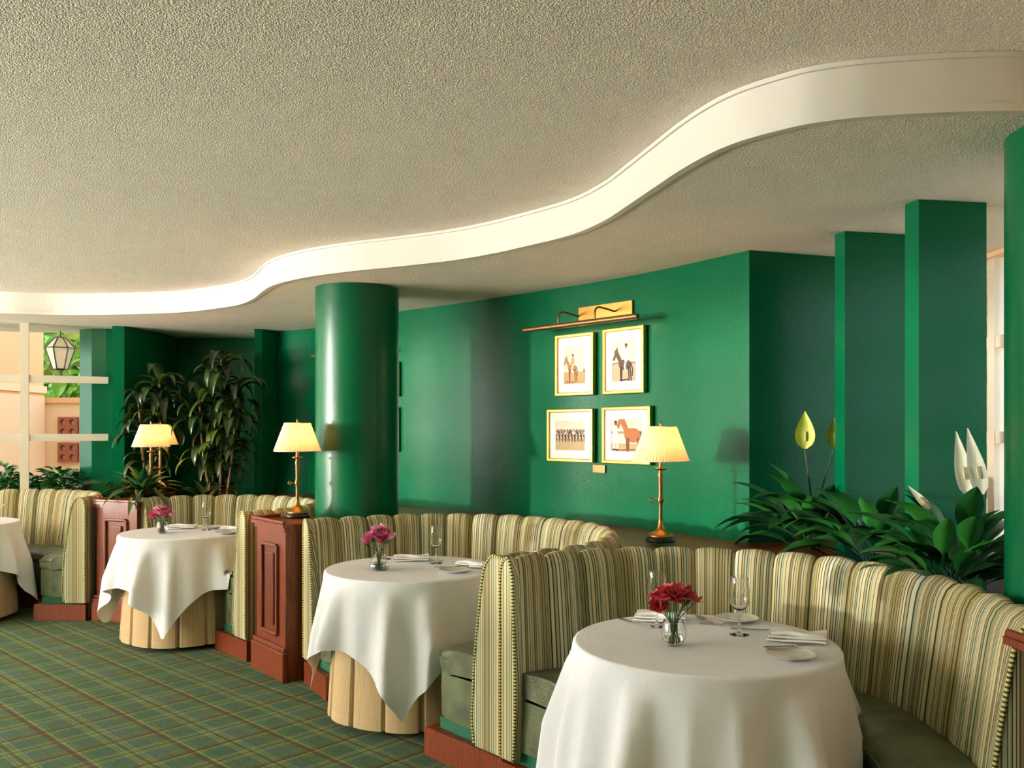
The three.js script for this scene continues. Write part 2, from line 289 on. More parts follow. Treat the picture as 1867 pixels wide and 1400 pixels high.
function banquette(label, path, opts) {
  const b = thing('banquette', label, 'banquette', [0, 0, 0], 0, 'striped curved banquettes');
  const n = Math.round(path.L / 0.168), w = path.L / n;
  for (let k = 0; k < n; k++) {
    part('back_channel', sweep(path, k * w, (k + 1) * w, 12, BACK, (j, u, f) => {
      const bulge = 0.024 * Math.pow(Math.max(0, 1 - Math.pow(2 * f - 1, 2)), 0.45) - 0.012;
      const fade = j < 11 ? 1 : j === 11 ? 0.7 : j === 12 ? 0.3 : 0;
      const tp = opts.taper && BACK[j][0] > 0 ? 0.3 + 0.7 * THREE.MathUtils.smoothstep(u, 0, 0.5) : 1;
      return [BACK[j][0] * tp + bNorm[j][0] * bulge * fade, BACK[j][1] + bNorm[j][1] * bulge * fade, bLen[j]];
    }), mStripe, b);
  }
  const e = opts.trim || [0, 0], s0 = e[0], s1 = path.L - e[1];
  const RC = 0.12, inset = u => { const t = Math.min(1, Math.max(0, Math.min(u - s0, s1 - u) / RC)); return RC * (1 - Math.sqrt(Math.max(0, 1 - (1 - t) * (1 - t)))); };
  const tpr = u => opts.taper ? 0.3 + 0.7 * THREE.MathUtils.smoothstep(u, 0, 0.5) : 1;
  const fl = (p, u) => p[0] > 0.2 && path.flare ? p[0] + path.flare(u) * (p[0] - 0.1) / 0.27 : p[0];
  const sq = (p, u) => p[0] > 0.2 ? fl(p, u) - inset(u) * (p[0] - 0.1) / 0.27 : p[0] * tpr(u) ;
  const endPoly = (prof, u, lead) => [...lead, ...prof.map(p => [sq(p, u), p[1]])];
  const cush = part('seat_cushion', join([sweep(path, s0, s1, 60, CUSH, (j, u) => [sq(CUSH[j], u), CUSH[j][1], j * 0.04]), capFace(path, s0, endPoly(CUSH, s0, []), -1), capFace(path, s1, endPoly(CUSH, s1, []), 1)]), mLeather, b, 'green leather seat cushion');
  part('piping', sweepTube(path, s0, s1, 0.377, 0.449, 0.006, u => sq([0.377], u)), mLeather, cush);
  const AP = [[0.33, 0.386], [0.366, 0.38], [0.37, 0.30], [0.366, 0.185], [0.346, 0.178], [0.2, 0.178]];
  const apEnd = u => [[0.02, 0.386], ...AP.slice(1, 5).map(p => [sq(p, u), p[1]]), [0.02, 0.178]];
  part('seat_apron', join([sweep(path, s0, s1, 60, AP, (j, u) => [sq(AP[j], u), AP[j][1], j * 0.06]), capFace(path, s0, apEnd(s0), -1), capFace(path, s1, apEnd(s1), 1)]), mLeather, b, 'green leather seat front');
  const TO = [[0.33, 0.178], [0.33, 0.12]], fo = [[-0.03, 0.18], [0.33, 0.18], [0.33, 0.12], [-0.03, 0.12]];
  part('toe_recess', join([sweep(path, 0.01, path.L - 0.01, 60, TO, (j, u) => [fl(TO[j], u), TO[j][1], j * 0.06]), capFace(path, 0.01, fo, -1), capFace(path, path.L - 0.01, fo.map(p => [fl(p, path.L), p[1]]), 1)]), mToe, b);
  const x0 = -(opts.base?.[0] || 0), x1 = path.L + (opts.base?.[1] || 0);
  const BA = [[0.27, 0.128], [0.364, 0.128], [0.37, 0.122], [0.37, 0.002]];
  const bf = [[-0.035, 0.128], [0.364, 0.128], [0.37, 0.122], [0.37, 0.002], [-0.035, 0.002]];
  part('wood_base', join([sweep(path, 0, path.L, 60, BA, (j, u) => [fl(BA[j], u), BA[j][1], j * 0.06]), endSolid(path, 0, bf, -1, 0.035), endSolid(path, path.L, bf.map(p => [fl(p, path.L), p[1]]), 1, 0.035)]), mWoodBase, b, 'red brown wooden base board');
  for (const [side, spec] of [[-1, opts.capL], [1, opts.capR]]) if (spec) {
    const [thick, ext] = spec, u = side < 0 ? 0 : path.L, tp = opts.taper && side < 0 ? 0.3 : 1, poly = BACK.slice(0, 13).map(p => [(p[0] > 0 ? p[0] * tp : p[0]) + (p[1] < 0.9 ? 0.012 : 0.004), p[1] + (p[1] > 0.9 ? 0.006 : 0)]);
    poly[12] = [-OUT - ext, 0.88]; poly[11] = [-OUT - ext + 0.012, 0.93];
    const lower = [[-OUT - ext, 0.14], [0.118 * tp, 0.14], [0.135 * tp, 0.25]];
    const cap = part('end_cap', endSolid(path, u, [...poly, ...lower], side, thick, 0.008), mStripeCap, b, 'striped end panel of the seat back');
    const q = path.at(u), o = side * (thick + 0.006), pts = [[0.122 * tp, 0.15], [0.135 * tp, 0.25], ...poly.slice(0, 13), [-OUT - ext, 0.5], [-OUT - ext, 0.15]];
    part('welt', tube(pts.map(p => V(q.x + q.nx * p[0] + q.tx * o, p[1], -(q.d + q.nd * p[0] + q.td * o))), 0.007, 80, 6), mWelt, cap, 'beaded welt');
  }
  return b;
}
const mWoodBase = mWood.clone(); mWoodBase.side = THREE.DoubleSide;
function capFace(path, u, poly, side) {
  const q = path.at(u), s = new THREE.Shape(poly.map(p => new THREE.Vector2(p[0], p[1]))), g = new THREE.ShapeGeometry(s), p = g.attributes.position;
  for (let i = 0; i < p.count; i++) { const a = p.getX(i), y = p.getY(i); p.setXYZ(i, q.x + q.nx * a, y, -(q.d + q.nd * a)); }
  g.computeVertexNormals(); return g;
}
function endSolid(path, u, poly, side, t, bev = 0) {
  const q = path.at(u), m = side < 0 ? 1 : -1;
  const sh = new THREE.Shape(poly.map(p => new THREE.Vector2(p[0] * m, p[1])));
  const g = new THREE.ExtrudeGeometry(sh, { depth: t, bevelEnabled: bev > 0, bevelSize: bev, bevelThickness: bev, bevelOffset: -bev, bevelSegments: 2 });
  { const p = g.attributes.position, uv = g.attributes.uv; for (let i = 0; i < p.count; i++) uv.setXY(i, p.getX(i) * m + p.getZ(i) + 0.5, p.getY(i)); }
  const X = V(q.nx * m, 0, -q.nd * m), Z = V(q.tx * side, 0, -q.td * side), M = new THREE.Matrix4().makeBasis(X, V(0, 1, 0), Z);
  g.applyMatrix4(M); g.translate(q.x, 0, -q.d); return g;
}
function sweepTube(path, u0, u1, s0, y, r, fn) {
  const pts = []; for (let i = 0; i <= 60; i++) { const u = u0 + (u1 - u0) * endStep(i / 60, 0.13 / (u1 - u0)), q = path.at(u), s = fn ? fn(u) : s0; pts.push(V(q.x + q.nx * s, y, -(q.d + q.nd * s))); }
  return tube(pts, r, 120, 6);
}
const path1 = makePath([0.66, 2.985], 0.84, 132, 4, 0.12, 0.60, 16);
const path2 = makePath([-0.385, 4.49], 0.885, 120, -48, 0.38, 0.33, 0);
const path3 = makePath([-2.20, 6.17], 0.79, 138, -48);
path2.flare = u => 0.125 * THREE.MathUtils.smoothstep(u, path2.L - 0.75, path2.L - 0.15);
path3.flare = u => 0.07 * THREE.MathUtils.smoothstep(u, path3.L - 0.7, path3.L - 0.15);
const path4 = makePath([-4.13, 6.80], 0.83, 168, -3);
banquette('striped banquette wrapping the table with red flowers', path1, { taper: true, capL: [0.03, 0.0], capR: [0.05, 0.0], trim: [0.0, 0.0] });
banquette('striped banquette between the lamp pilaster and the red flower table', path2, { capL: [0.03, 0], capR: [0.045, 0.055], trim: [0.0, 0.0] });
banquette('striped banquette in front of the dark recess with tall plants', path3, { capL: [0.03, 0], capR: [0.04, 0], trim: [0, 0] });
banquette('striped banquette under the white paned window', path4, { capR: [0.05, 0.0], capL: null, trim: [0, 0] });

// ------------------------------------------------------------------ pilasters between the banquettes
function pilaster(label, A, B, back, opts = {}) {     // A, B: front face corners on plan, back: further plan points of the wedge after B
  const o = thing('wooden_pilaster', label, 'pilaster', [0, 0, 0], 0, 'mahogany pilasters');
  const dx = B[0] - A[0], dd = B[1] - A[1], L = Math.hypot(dx, dd), fx = dd / L, fd = -dx / L;   // outward normal
  part('body', slab([A, B, ...back], 0.002, 0.895), mWood, o);
  const g = new THREE.Group(); g.name = 'front'; const ry = Math.atan2(dd, dx);
  const place = (geo) => { geo.rotateY(ry); geo.translate(A[0], 0, -A[1]); return geo; };
  const F = 0.0;
  part('plinth', place(join([rbox(L + 0.05, 0.17, 0.03, 0.006, L / 2, 0.087, F + 0.015), rbox(L + 0.035, 0.03, 0.022, 0.008, L / 2, 0.185, F + 0.011)])), mWood, o);
  const m = [L * 0.24, L * 0.76, 0.26, 0.78], mw = 0.022;
  const frame = part('panel_moulding', place(join([
    rbox(m[1] - m[0], mw, 0.022, 0.007, (m[0] + m[1]) / 2, m[3], F + 0.009), rbox(m[1] - m[0], mw, 0.022, 0.007, (m[0] + m[1]) / 2, m[2], F + 0.009),
    rbox(mw, m[3] - m[2], 0.022, 0.007, m[0], (m[2] + m[3]) / 2, F + 0.009), rbox(mw, m[3] - m[2], 0.022, 0.007, m[1], (m[2] + m[3]) / 2, F + 0.009)])), mWood, o);
  part('raised_panel', place(rbox(m[1] - m[0] - 0.09, m[3] - m[2] - 0.09, 0.016, 0.007, (m[0] + m[1]) / 2, (m[2] + m[3]) / 2, F + 0.006)), mWoodPanel, o);
  const grow = opts.grow || 0.028, C = [A, B, ...back], cx = C.reduce((a, p) => a + p[0], 0) / C.length, cd = C.reduce((a, p) => a + p[1], 0) / C.length;
  const e = opts.side ?? 1, f = k => [[A[0] - dx / L * k * e + fx * k, A[1] - dd / L * k * e + fd * k], [B[0] + dx / L * k * e + fx * k, B[1] + dd / L * k * e + fd * k], ...back];
  const crown = part('cap_moulding', slab(f(0.012), 0.87, 0.896), mWood, o);
  part('top_board', slab(f(grow), 0.896, 0.916), mWood, o);
  // raised lip round the top
  const bar = (p, q) => { const l = Math.hypot(q[0] - p[0], q[1] - p[1]); const b = rbox(l, 0.022, 0.022, 0.008); b.rotateY(Math.atan2(q[1] - p[1], q[0] - p[0])); b.translate((p[0] + q[0]) / 2, 0.925, -(p[1] + q[1]) / 2); return b; };
  const r = f(grow - 0.012); part('top_lip', join([bar(r[0], r[1]), ...(opts.sideLip === false ? [] : [bar(r[0], back[back.length - 1])])]), mWood, o);
  return o;
}
const p3A = [-1.575, 5.42], p3B = [-1.315, 5.095];
pilaster('panelled mahogany pilaster with a lamp in front of the round column', p3A, p3B, [[-1.20, 5.17], [-1.235, 5.50], [-1.32, 5.62], [-1.47, 5.56]]);
const p4A = [-3.20, 6.76], p4B = [-2.83, 6.62];
pilaster('panelled mahogany pilaster beside the leafy plants and window banquette', p4A, p4B, [[-2.82, 6.80], [-2.80, 7.05], [-2.86, 7.16], [-3.12, 7.16], [-3.19, 7.0]]);
const pe = path1.at(path1.L);
pilaster('mahogany end pilaster next to the round green column', [1.465, 2.335], [1.485, 2.0], [[1.70, 2.02], [1.68, 2.38], [1.52, 2.40]], { sideLip: false, grow: 0.165, side: 0 });

// ------------------------------------------------------------------ ledge and planters behind the banquettes
function outerPts(path, u0, u1, n, o = OUT + 0.012) { const r = []; for (let i = 0; i <= n; i++) { const q = path.at(u0 + (u1 - u0) * i / n); r.push([q.x - q.nx * o, q.d - q.nd * o]); } return r; }
{
  const L = thing('wooden_ledge', 'polished dark wooden ledge running between banquettes and green wall', 'ledge');
  const wallIn = offsetLine(wallPts, 0.004);
  const pts = [...outerPts(path2, 0.50, path2.L - 0.85, 30), ...outerPts(path1, 0.72, 1.62, 16), [1.46, 3.86], [1.50, 4.62], [1.25, 4.555], ...wallIn.slice().reverse().filter(p => p[0] < 1.2), [-2.2, 8.27], [-2.32, 8.1], [-2.5, 7.7], [-2.6, 7.0], ...outerPts(path3, 0.55, path3.L - 0.55, 30), [-1.36, 5.66], [-1.24, 5.56]];
  const hole = []; for (let i = 0; i < 32; i++) { const a = -i / 32 * Math.PI * 2; hole.push([-1.028 + 0.279 * Math.cos(a), 5.83 + 0.279 * Math.sin(a)]); }
  part('board', slab(pts, LEDGE - 0.03, LEDGE, [hole]), mWood, L);
  part('wall_strip', ribbon(wallPts.slice(4), 0.0, 0.014, LEDGE, LEDGE + 0.012), mGreen, L);
}
function planter(label, pts, y0, y1, soil) {
  const p = thing('planter_box', label, 'planter');
  const inner = pts.map(q => { const cx = pts.reduce((a, b) => a + b[0], 0) / pts.length, cd = pts.reduce((a, b) => a + b[1], 0) / pts.length; const l = Math.hypot(q[0] - cx, q[1] - cd); return [q[0] + (cx - q[0]) / l * 0.04, q[1] + (cd - q[1]) / l * 0.04]; });
  part('box', slab(pts, y0, y1, [inner.slice().reverse()]), mWood, p);
  part('soil', slab(inner, y0, soil), mSoil, p, 'dark potting soil');
  return p;
}
planter('wooden planter of peace lilies behind the end of the banquette', [[1.515, 4.60], [1.515, 4.22], [1.53, 4.12], [1.50, 3.75], [1.61, 3.3], [1.62, 3.05], [2.35, 3.2], [2.35, 4.3], [1.98, 4.32], [1.95, 4.72]].filter((_, i) => true), 0.5, LEDGE, 0.80);
single('planter_rail', (() => { const g = rbox(0.50, 0.03, 0.035, 0.008); g.rotateY(Math.atan2(-0.46, 0.09)); g.translate(1.56, LEDGE + 0.017, -4.40); return g; })(), mWood, 'thin wooden rail edging the lily planter beside the flat pier', 'rail');
planter('planter holding the tall leafy plants in the dark recess', [[-2.66, 7.1], [-2.54, 7.7], [-2.42, 8.05], [-2.5, 8.16], [-3.3, 8.3], [-3.42, 7.95], [-3.3, 7.32]], 0.3, 0.80, 0.74);

// ------------------------------------------------------------------ tables with cloths
const SEAT_S = 0.38;
function seatLimit(path, T) {                        // free distance from the table centre to the seat front, by direction
  const lim = new Float32Array(360).fill(9);
  for (let i = 0; i <= 600; i++) { const q = path.at(path.L * i / 600), sd = SEAT_S + (path.flare ? path.flare(path.L * i / 600) * 1.03 : 0), x = q.x + q.nx * sd - T[0], d = q.d + q.nd * sd - T[1], a = Math.round((Math.atan2(d, x) * 180 / Math.PI + 360)) % 360, r = Math.hypot(x, d); for (let k = -3; k <= 3; k++) { const b = (a + k + 360) % 360; lim[b] = Math.min(lim[b], r); } }
  return a => lim[((Math.round(a * 180 / Math.PI) % 360) + 360) % 360];
}
const TH = 0.75, TR = 0.44;
function table(T, path, corner, names, half = 0.765, sd = 1) {
  const lim = seatLimit(path, T);
  const t = thing('round_table', names.table, 'table', [T[0], 0, -T[1]], 0, 'round dining tables');
  part('table_top', cyl(TR - 0.012, TR - 0.012, 0.03, 48, 0, TH - 0.022, 0), mWood, t);
  part('pedestal', lathe([[0.0, 0.02], [0.06, 0.02], [0.045, 0.1], [0.04, 0.5], [0.06, 0.68], [0.15, 0.712], [0, 0.712]], 24), mBlack, t);
  part('foot', lathe([[0.0, 0.002], [0.22, 0.002], [0.21, 0.018], [0.06, 0.035], [0, 0.035]], 32), mBlack, t);
  const N = 288, pos = [], uv = [], idx = [], R = 40, rings = 6;
  const fold = a => 0.55 * Math.sin(11 * a + sd) + 0.45 * Math.sin(17 * a + sd * 2.3) + 0.35 * Math.sin(6 * a + sd * 1.7);
  const M = rings + 4 + R;
  for (let i = 0; i <= N; i++) {
    const a = i / N * Math.PI * 2, ca = Math.cos(a), sa = Math.sin(a), c = a - corner;
    let ext = half / Math.max(Math.abs(Math.cos(c + Math.PI / 4)), Math.abs(Math.sin(c + Math.PI / 4)));
    ext = Math.min(ext, half * 1.39);
    const lm = lim(a);
    for (let j = 0; j < M; j++) {
      let r, y;
      if (j < rings) { r = (TR - 0.012) * j / (rings - 1); y = TH + 0.001; }
      else if (j < rings + 4) { const k = (j - rings + 1) / 4 * Math.PI / 2; r = TR - 0.012 + 0.014 * Math.sin(k); y = TH + 0.001 - 0.014 * (1 - Math.cos(k)); }
      else {
        const dr = (ext - TR) * (j - rings - 3) / R; let f = fold(a) * 0.066 * Math.min(1, dr / 0.30) * Math.min(1, dr / 0.08); if (f < 0) f *= 0.45;
        r = TR + 0.002 + dr * 0.13 + f; y = TH - 0.013 - dr * 0.985;
        if (lm < 2) { if (lm < TR - 0.02 && y < 0.512) { r += (0.512 - y) * 0.04; y = 0.512; } else if (y < 0.53) r = Math.min(r, lm - 0.012 + Math.max(0, y - 0.49) * 3); }
      }
      pos.push(T[0] + ca * r, y, -(T[1] + sa * r)); uv.push(ca * (r + TH - y), sa * (r + TH - y));
    }
  }
  for (let i = 0; i < N; i++) for (let j = 0; j + 1 < M; j++) { const a = i * M + j, b = a + M; idx.push(a, a + 1, b, b, a + 1, b + 1); }
  const g = new THREE.BufferGeometry(); g.setAttribute('position', new THREE.Float32BufferAttribute(pos, 3)); g.setAttribute('uv', new THREE.Float32BufferAttribute(uv, 2)); g.setIndex(idx); g.computeVertexNormals();
  single('tablecloth', g, mLinen, names.cloth, 'tablecloth', 'white tablecloths');
  // pleated under-skirt
  const sp = [], su = [], si = [], K = 26;
  for (let i = 0; i <= 360; i++) {
    const a = i / 360 * Math.PI * 2, ph = ((a * 14 / (Math.PI * 2)) % 1), lm = lim(a);
    const pl = (ph < 0.12 ? -0.03 * (1 - ph / 0.12) : 0.006 * Math.sin((ph - 0.12) / 0.88 * Math.PI)) + 0.008 * Math.sin(5 * a + sd);
    for (let j = 0; j < K; j++) { const h = j / (K - 1), y = 0.725 - h * 0.69; let r = 0.38 + 0.035 * h + pl * (0.2 + 0.8 * h); if (lm < 2) { r = Math.min(r, Math.max(0.2, lm - 0.03)); } sp.push(T[0] + Math.cos(a) * r, y, -(T[1] + Math.sin(a) * r)); su.push(a * 0.42, y + (y < 0.085 ? 0.02 : 0)); }
  }
  for (let i = 0; i < 360; i++) for (let j = 0; j + 1 < K; j++) { const a = i * K + j, b = a + K; si.push(a, a + 1, b, b, a + 1, b + 1); }
  const k = new THREE.BufferGeometry(); k.setAttribute('position', new THREE.Float32BufferAttribute(sp, 3)); k.setAttribute('uv', new THREE.Float32BufferAttribute(su, 2)); k.setIndex(si); k.computeVertexNormals();
  single('table_skirt', k, mSkirt, names.skirt, 'table skirt', 'pleated table skirts');
}
const T1 = [0.647, 2.96], T2 = [-0.525, 4.55], T3 = [-2.29, 6.16], T4 = [-4.30, 6.78];
const rad = d => d * Math.PI / 180;
table(T1, path1, rad(262), { table: 'round table set with red flowers under a white cloth', cloth: 'white cloth on the table with the red flowers', skirt: 'beige checked skirt under the red flower table' }, 0.80, 1.0);
table(T2, path2, rad(272), { table: 'round table with pink flowers in a flared vase', cloth: 'white cloth with pointed corners under the flared pink flower vase', skirt: 'beige checked skirt showing under the flared vase table' }, 0.765, 2.1);
table(T3, path3, rad(275), { table: 'round table beside the two mahogany pilasters', cloth: 'white cloth hanging in points on the table between two pilasters', skirt: 'beige checked skirt on the table between two pilasters' }, 0.765, 3.3);
table(T4, path4, rad(283), { table: 'round table at the banquette under the paned window', cloth: 'white cloth on the table at the window banquette', skirt: 'beige checked skirt at the window banquette table' }, 0.765, 4.6);

// ------------------------------------------------------------------ table lamps
const shadeMat = new THREE.MeshPhysicalMaterial({ color: '#f3dcb8', roughness: 1, transmission: 0.45, thickness: 0, side: THREE.DoubleSide });
const mBulb = new THREE.MeshStandardMaterial({ color: '#fff0d0', emissive: new THREE.Color().setRGB(1, 0.62, 0.28), emissiveIntensity: 3 });
function lampShade() {
  const n = 168, h = 0.175, pos = [], uv = [], idx = [], m = 6;
  for (let i = 0; i <= n; i++) { const a = i / n * Math.PI * 2, pl = (i % 3 === 0 ? 0.004 : -0.002);
    for (let j = 0; j < m; j++) { const k = j / (m - 1), r = 0.078 + (0.143 - 0.078) * (1 - k) + pl; pos.push(Math.cos(a) * r, k * h, Math.sin(a) * r); uv.push(i / n, k); } }
  for (let i = 0; i < n; i++) for (let j = 0; j + 1 < m; j++) { const a = i * m + j, b = a + m; idx.push(a, a + 1, b, b, a + 1, b + 1); }
  const g = new THREE.BufferGeometry(); g.setAttribute('position', new THREE.Float32BufferAttribute(pos, 3)); g.setAttribute('uv', new THREE.Float32BufferAttribute(uv, 2)); g.setIndex(idx); g.computeVertexNormals(); return g;
}
const shadeGeo = lampShade();
function tableLamp(x, y, d, label, power) {
  const l = thing('table_lamp', label, 'lamp', [x, y, -d], 0, 'brass table lamps with pleated shades');
  part('base_block', lathe([[0, 0.0005], [0.075, 0.0005], [0.078, 0.008], [0.07, 0.026], [0.066, 0.03], [0, 0.03]], 40), mBlack, l, 'black round lamp base');
  part('base_dome', lathe([[0.062, 0.03], [0.062, 0.04], [0.045, 0.05], [0.03, 0.058], [0.02, 0.075], [0.013, 0.095], [0.011, 0.11]], 32), mBrass, l);
  part('stem', lathe([[0.0105, 0.105], [0.010, 0.19], [0.014, 0.205], [0.018, 0.215], [0.014, 0.225], [0.011, 0.24], [0.0125, 0.33], [0.016, 0.345], [0.011, 0.355], [0.008, 0.47]], 20), mBrassDark, l);
  part('drip_dish', lathe([[0.008, 0.365], [0.03, 0.37], [0.034, 0.378], [0.03, 0.378], [0.01, 0.374]], 28), mBrass, l);
  part('switch_key', join([tube([V(-0.01, 0.215, 0), V(-0.025, 0.215, 0), V(-0.04, 0.215, 0)], 0.003, 6, 6), (() => { const g = new THREE.TorusGeometry(0.009, 0.003, 6, 14); g.translate(-0.048, 0.215, 0); return g; })()]), mBrass, l);
  const top = 0.415, sh = part('lamp_shade', shadeGeo, shadeMat, l, 'cream pleated lamp shade'); sh.position.y = top;
  const rim = new THREE.TorusGeometry(0.1425, 0.0025, 6, 60); rim.rotateX(Math.PI / 2); const rim2 = new THREE.TorusGeometry(0.0785, 0.0025, 6, 60); rim2.rotateX(Math.PI / 2); rim2.translate(0, 0.175, 0);
  part('rim_binding', join([rim, rim2]), mNapkin, sh);
  part('harp', join([tube([V(0, 0.46, 0), V(0.04, 0.5, 0), V(0.04, 0.56, 0), V(0, 0.595, 0)], 0.002, 16, 5), tube([V(0, 0.46, 0), V(-0.04, 0.5, 0), V(-0.04, 0.56, 0), V(0, 0.595, 0)], 0.002, 16, 5), tube([V(-0.078, 0.588, 0), V(0, 0.592, 0), V(0.078, 0.588, 0)], 0.0018, 8, 5)]), mBrass, l);
  part('finial', lathe([[0, 0.592], [0.009, 0.594], [0.005, 0.602], [0.008, 0.61], [0, 0.62]], 16), mBrass, l);
  const b = part('bulb', new THREE.SphereGeometry(0.026, 16, 12), mBulb, l); b.position.y = 0.50;
  const p = new THREE.PointLight(new THREE.Color().setRGB(1, 0.42, 0.16), power * 0.55); p.position.set(0, 0.50, 0); p.castShadow = true; p.shadow.radius = 1.2; l.add(p);
  return l;
}
tableLamp(0.762, LEDGE + 0.015, 4.50, 'brass lamp with pleated shade on the ledge below the framed prints', 0.55);
tableLamp(-1.345, 0.917, 5.50, 'brass lamp with pleated shade in front of the round column', 0.7);
tableLamp(-2.90, 0.917, 7.05, 'brass lamp with pleated shade among the leafy plants', 0.7);
tableLamp(-3.06, 0.925, 7.64, 'lamp half hidden behind another lamp and the leafy plants', 0.65);
single('lamp_stand', rbox(0.2, 0.183, 0.2, 0.006, -3.06, 0.8325, -7.64), mWood, 'small wooden block carrying the half hidden lamp', 'stand');

// ------------------------------------------------------------------ pictures and their lights on the curved wall
function wallHit(px) {                               // where the wall is met in that direction
  const k = (px - CX) / FOC;
  for (let i = 0; i + 1 < wallPts.length; i++) {
    const a = wallPts[i], b = wallPts[i + 1], fa = a[0] - k * a[1], fb = b[0] - k * b[1];
    if (fa * fb <= 0) { const t = fa / (fa - fb), dx = b[0] - a[0], dd = b[1] - a[1], l = Math.hypot(dx, dd); return { x: a[0] + dx * t, d: a[1] + dd * t, tx: dx / l, td: dd / l }; }
  }
}
function sketchTexture(kind, w, h) {
  const W = 300, H = Math.round(300 * h / w), c = document.createElement('canvas'); c.width = W; c.height = H; const x = c.getContext('2d');
  x.fillStyle = '#d9ccb4'; x.fillRect(0, 0, W, H);
  let s = kind * 77 + 5; const r = () => { s = (s * 1664525 + 1013904223) >>> 0; return s / 4294967296; };
  const el = (cx, cy, rx, ry, rot, col) => { x.fillStyle = col; x.beginPath(); x.ellipse(cx * W, cy * H, rx * W, ry * H, rot, 0, 7); x.fill(); };
  const ln = (pts, wd, col) => { x.strokeStyle = col; x.lineWidth = wd * W; x.lineCap = 'round'; x.beginPath(); pts.forEach((p, i) => i ? x.lineTo(p[0] * W, p[1] * H) : x.moveTo(p[0] * W, p[1] * H)); x.stroke(); };
  const horse = (ox, oy, k0, col, col2, flip = 1) => { const k = k0 * 1.6;
    const q = (a, b) => [ox + a * k * flip, oy + b * k * W / H];
    el(...q(0, 0), 0.17 * k, 0.105 * k * W / H, 0.05, col);
    ln([q(-0.1, -0.03), q(-0.2, -0.2), q(-0.24, -0.26)], 0.1 * k, col); ln([q(-0.23, -0.25), q(-0.3, -0.12)], 0.065 * k, col); ln([q(-0.2, -0.3), q(-0.22, -0.34)], 0.03 * k, col2);
    for (const [a, b] of [[-0.12, 0.02], [-0.08, -0.02], [0.1, 0.02], [0.14, 0.05]]) ln([q(a, 0.05), q(a + b * 0.4, 0.22), q(a + b, 0.4)], 0.035 * k, col2);
    ln([q(0.15, -0.04), q(0.21, 0.1), q(0.2, 0.22)], 0.03 * k, col2);
  };
  const rider = (ox, oy, k0, coat) => { const k = k0 * 1.4;
    const q = (a, b) => [ox + a * k, oy + b * k * W / H];
    ln([q(0, -0.02), q(0.01, -0.22)], 0.11 * k, coat); ln([q(0.01, -0.2), q(-0.1, -0.08)], 0.035 * k, coat); ln([q(0.02, -0.02), q(-0.04, 0.12), q(-0.01, 0.22)], 0.05 * k, '#e9dfc8'); el(...q(0.01, -0.33), 0.04 * k, 0.045 * k * W / H, 0, '#6b4d36'); el(...q(0.01, -0.36), 0.045 * k, 0.025 * k * W / H, 0, '#3a2a20');
  };
  if (kind === 0) { x.fillStyle = '#b79466'; x.fillRect(0, H * 0.68, W, H * 0.32); horse(0.38, 0.58, 0.75, '#9a7048', '#6a452a'); rider(0.40, 0.52, 0.75, '#a8835a'); el(0.92, 0.66, 0.03, 0.05, 0, '#6a452a'); ln([[0.1, 0.93], [0.45, 0.95]], 0.03, '#6a452a'); }
  if (kind === 1) { x.fillStyle = '#b5a184'; x.fillRect(0, H * 0.58, W, H * 0.42); ln([[0, 0.57], [0.25, 0.55], [1, 0.57]], 0.05, '#85725a'); horse(0.54, 0.6, 0.95, '#5a4636', '#3a2c22'); rider(0.58, 0.5, 0.95, '#e2d8c2'); ln([[0.35, 0.97], [0.7, 0.95]], 0.04, '#2a221c'); }
  if (kind === 2) { x.fillStyle = '#b79e72'; x.fillRect(0, H * 0.58, W, H * 0.42); x.fillStyle = '#8a7358'; x.fillRect(0, H * 0.32, W, H * 0.08); for (let i = 0; i < 9; i++) { const cx = 0.08 + i * 0.105; horse(cx, 0.5, 0.24, i % 2 ? '#4a3626' : '#6a4a30', '#3a2a1e', i % 3 ? 1 : -1); rider(cx, 0.47, 0.26, i % 2 ? '#e6dcc6' : '#9a5a40'); } ln([[0, 0.62], [0.5, 0.64], [1, 0.67]], 0.012, '#7a6142'); }
  if (kind === 3) { x.fillStyle = '#b59a70'; x.fillRect(0, H * 0.75, W, H * 0.25); ln([[0, 0.42], [1, 0.4]], 0.05, '#94806a'); horse(0.7, 0.5, 1.0, '#a8683a', '#6e4026'); rider(0.14, 0.62, 0.8, '#e6dcc6'); ln([[0.1, 0.62], [0.1, 0.9]], 0.06, '#e6dcc6'); ln([[0.2, 0.62], [0.21, 0.9]], 0.06, '#e6dcc6'); ln([[0.07, 0.93], [0.25, 0.95]], 0.04, '#3a2a20'); ln([[0.3, 0.95], [0.8, 0.93]], 0.03, '#7a5232'); }
  for (let i = 0; i < 1600; i++) { x.fillStyle = r() > 0.5 ? 'rgba(60,40,20,0.10)' : 'rgba(255,240,210,0.12)'; x.fillRect(r() * W, r() * H, 2 + r() * 5, 1.5); }
  const t = new THREE.CanvasTexture(c); t.colorSpace = THREE.SRGBColorSpace; return t;
}
const mMat = new THREE.MeshStandardMaterial({ color: '#e6e1d8', roughness: 0.9 });
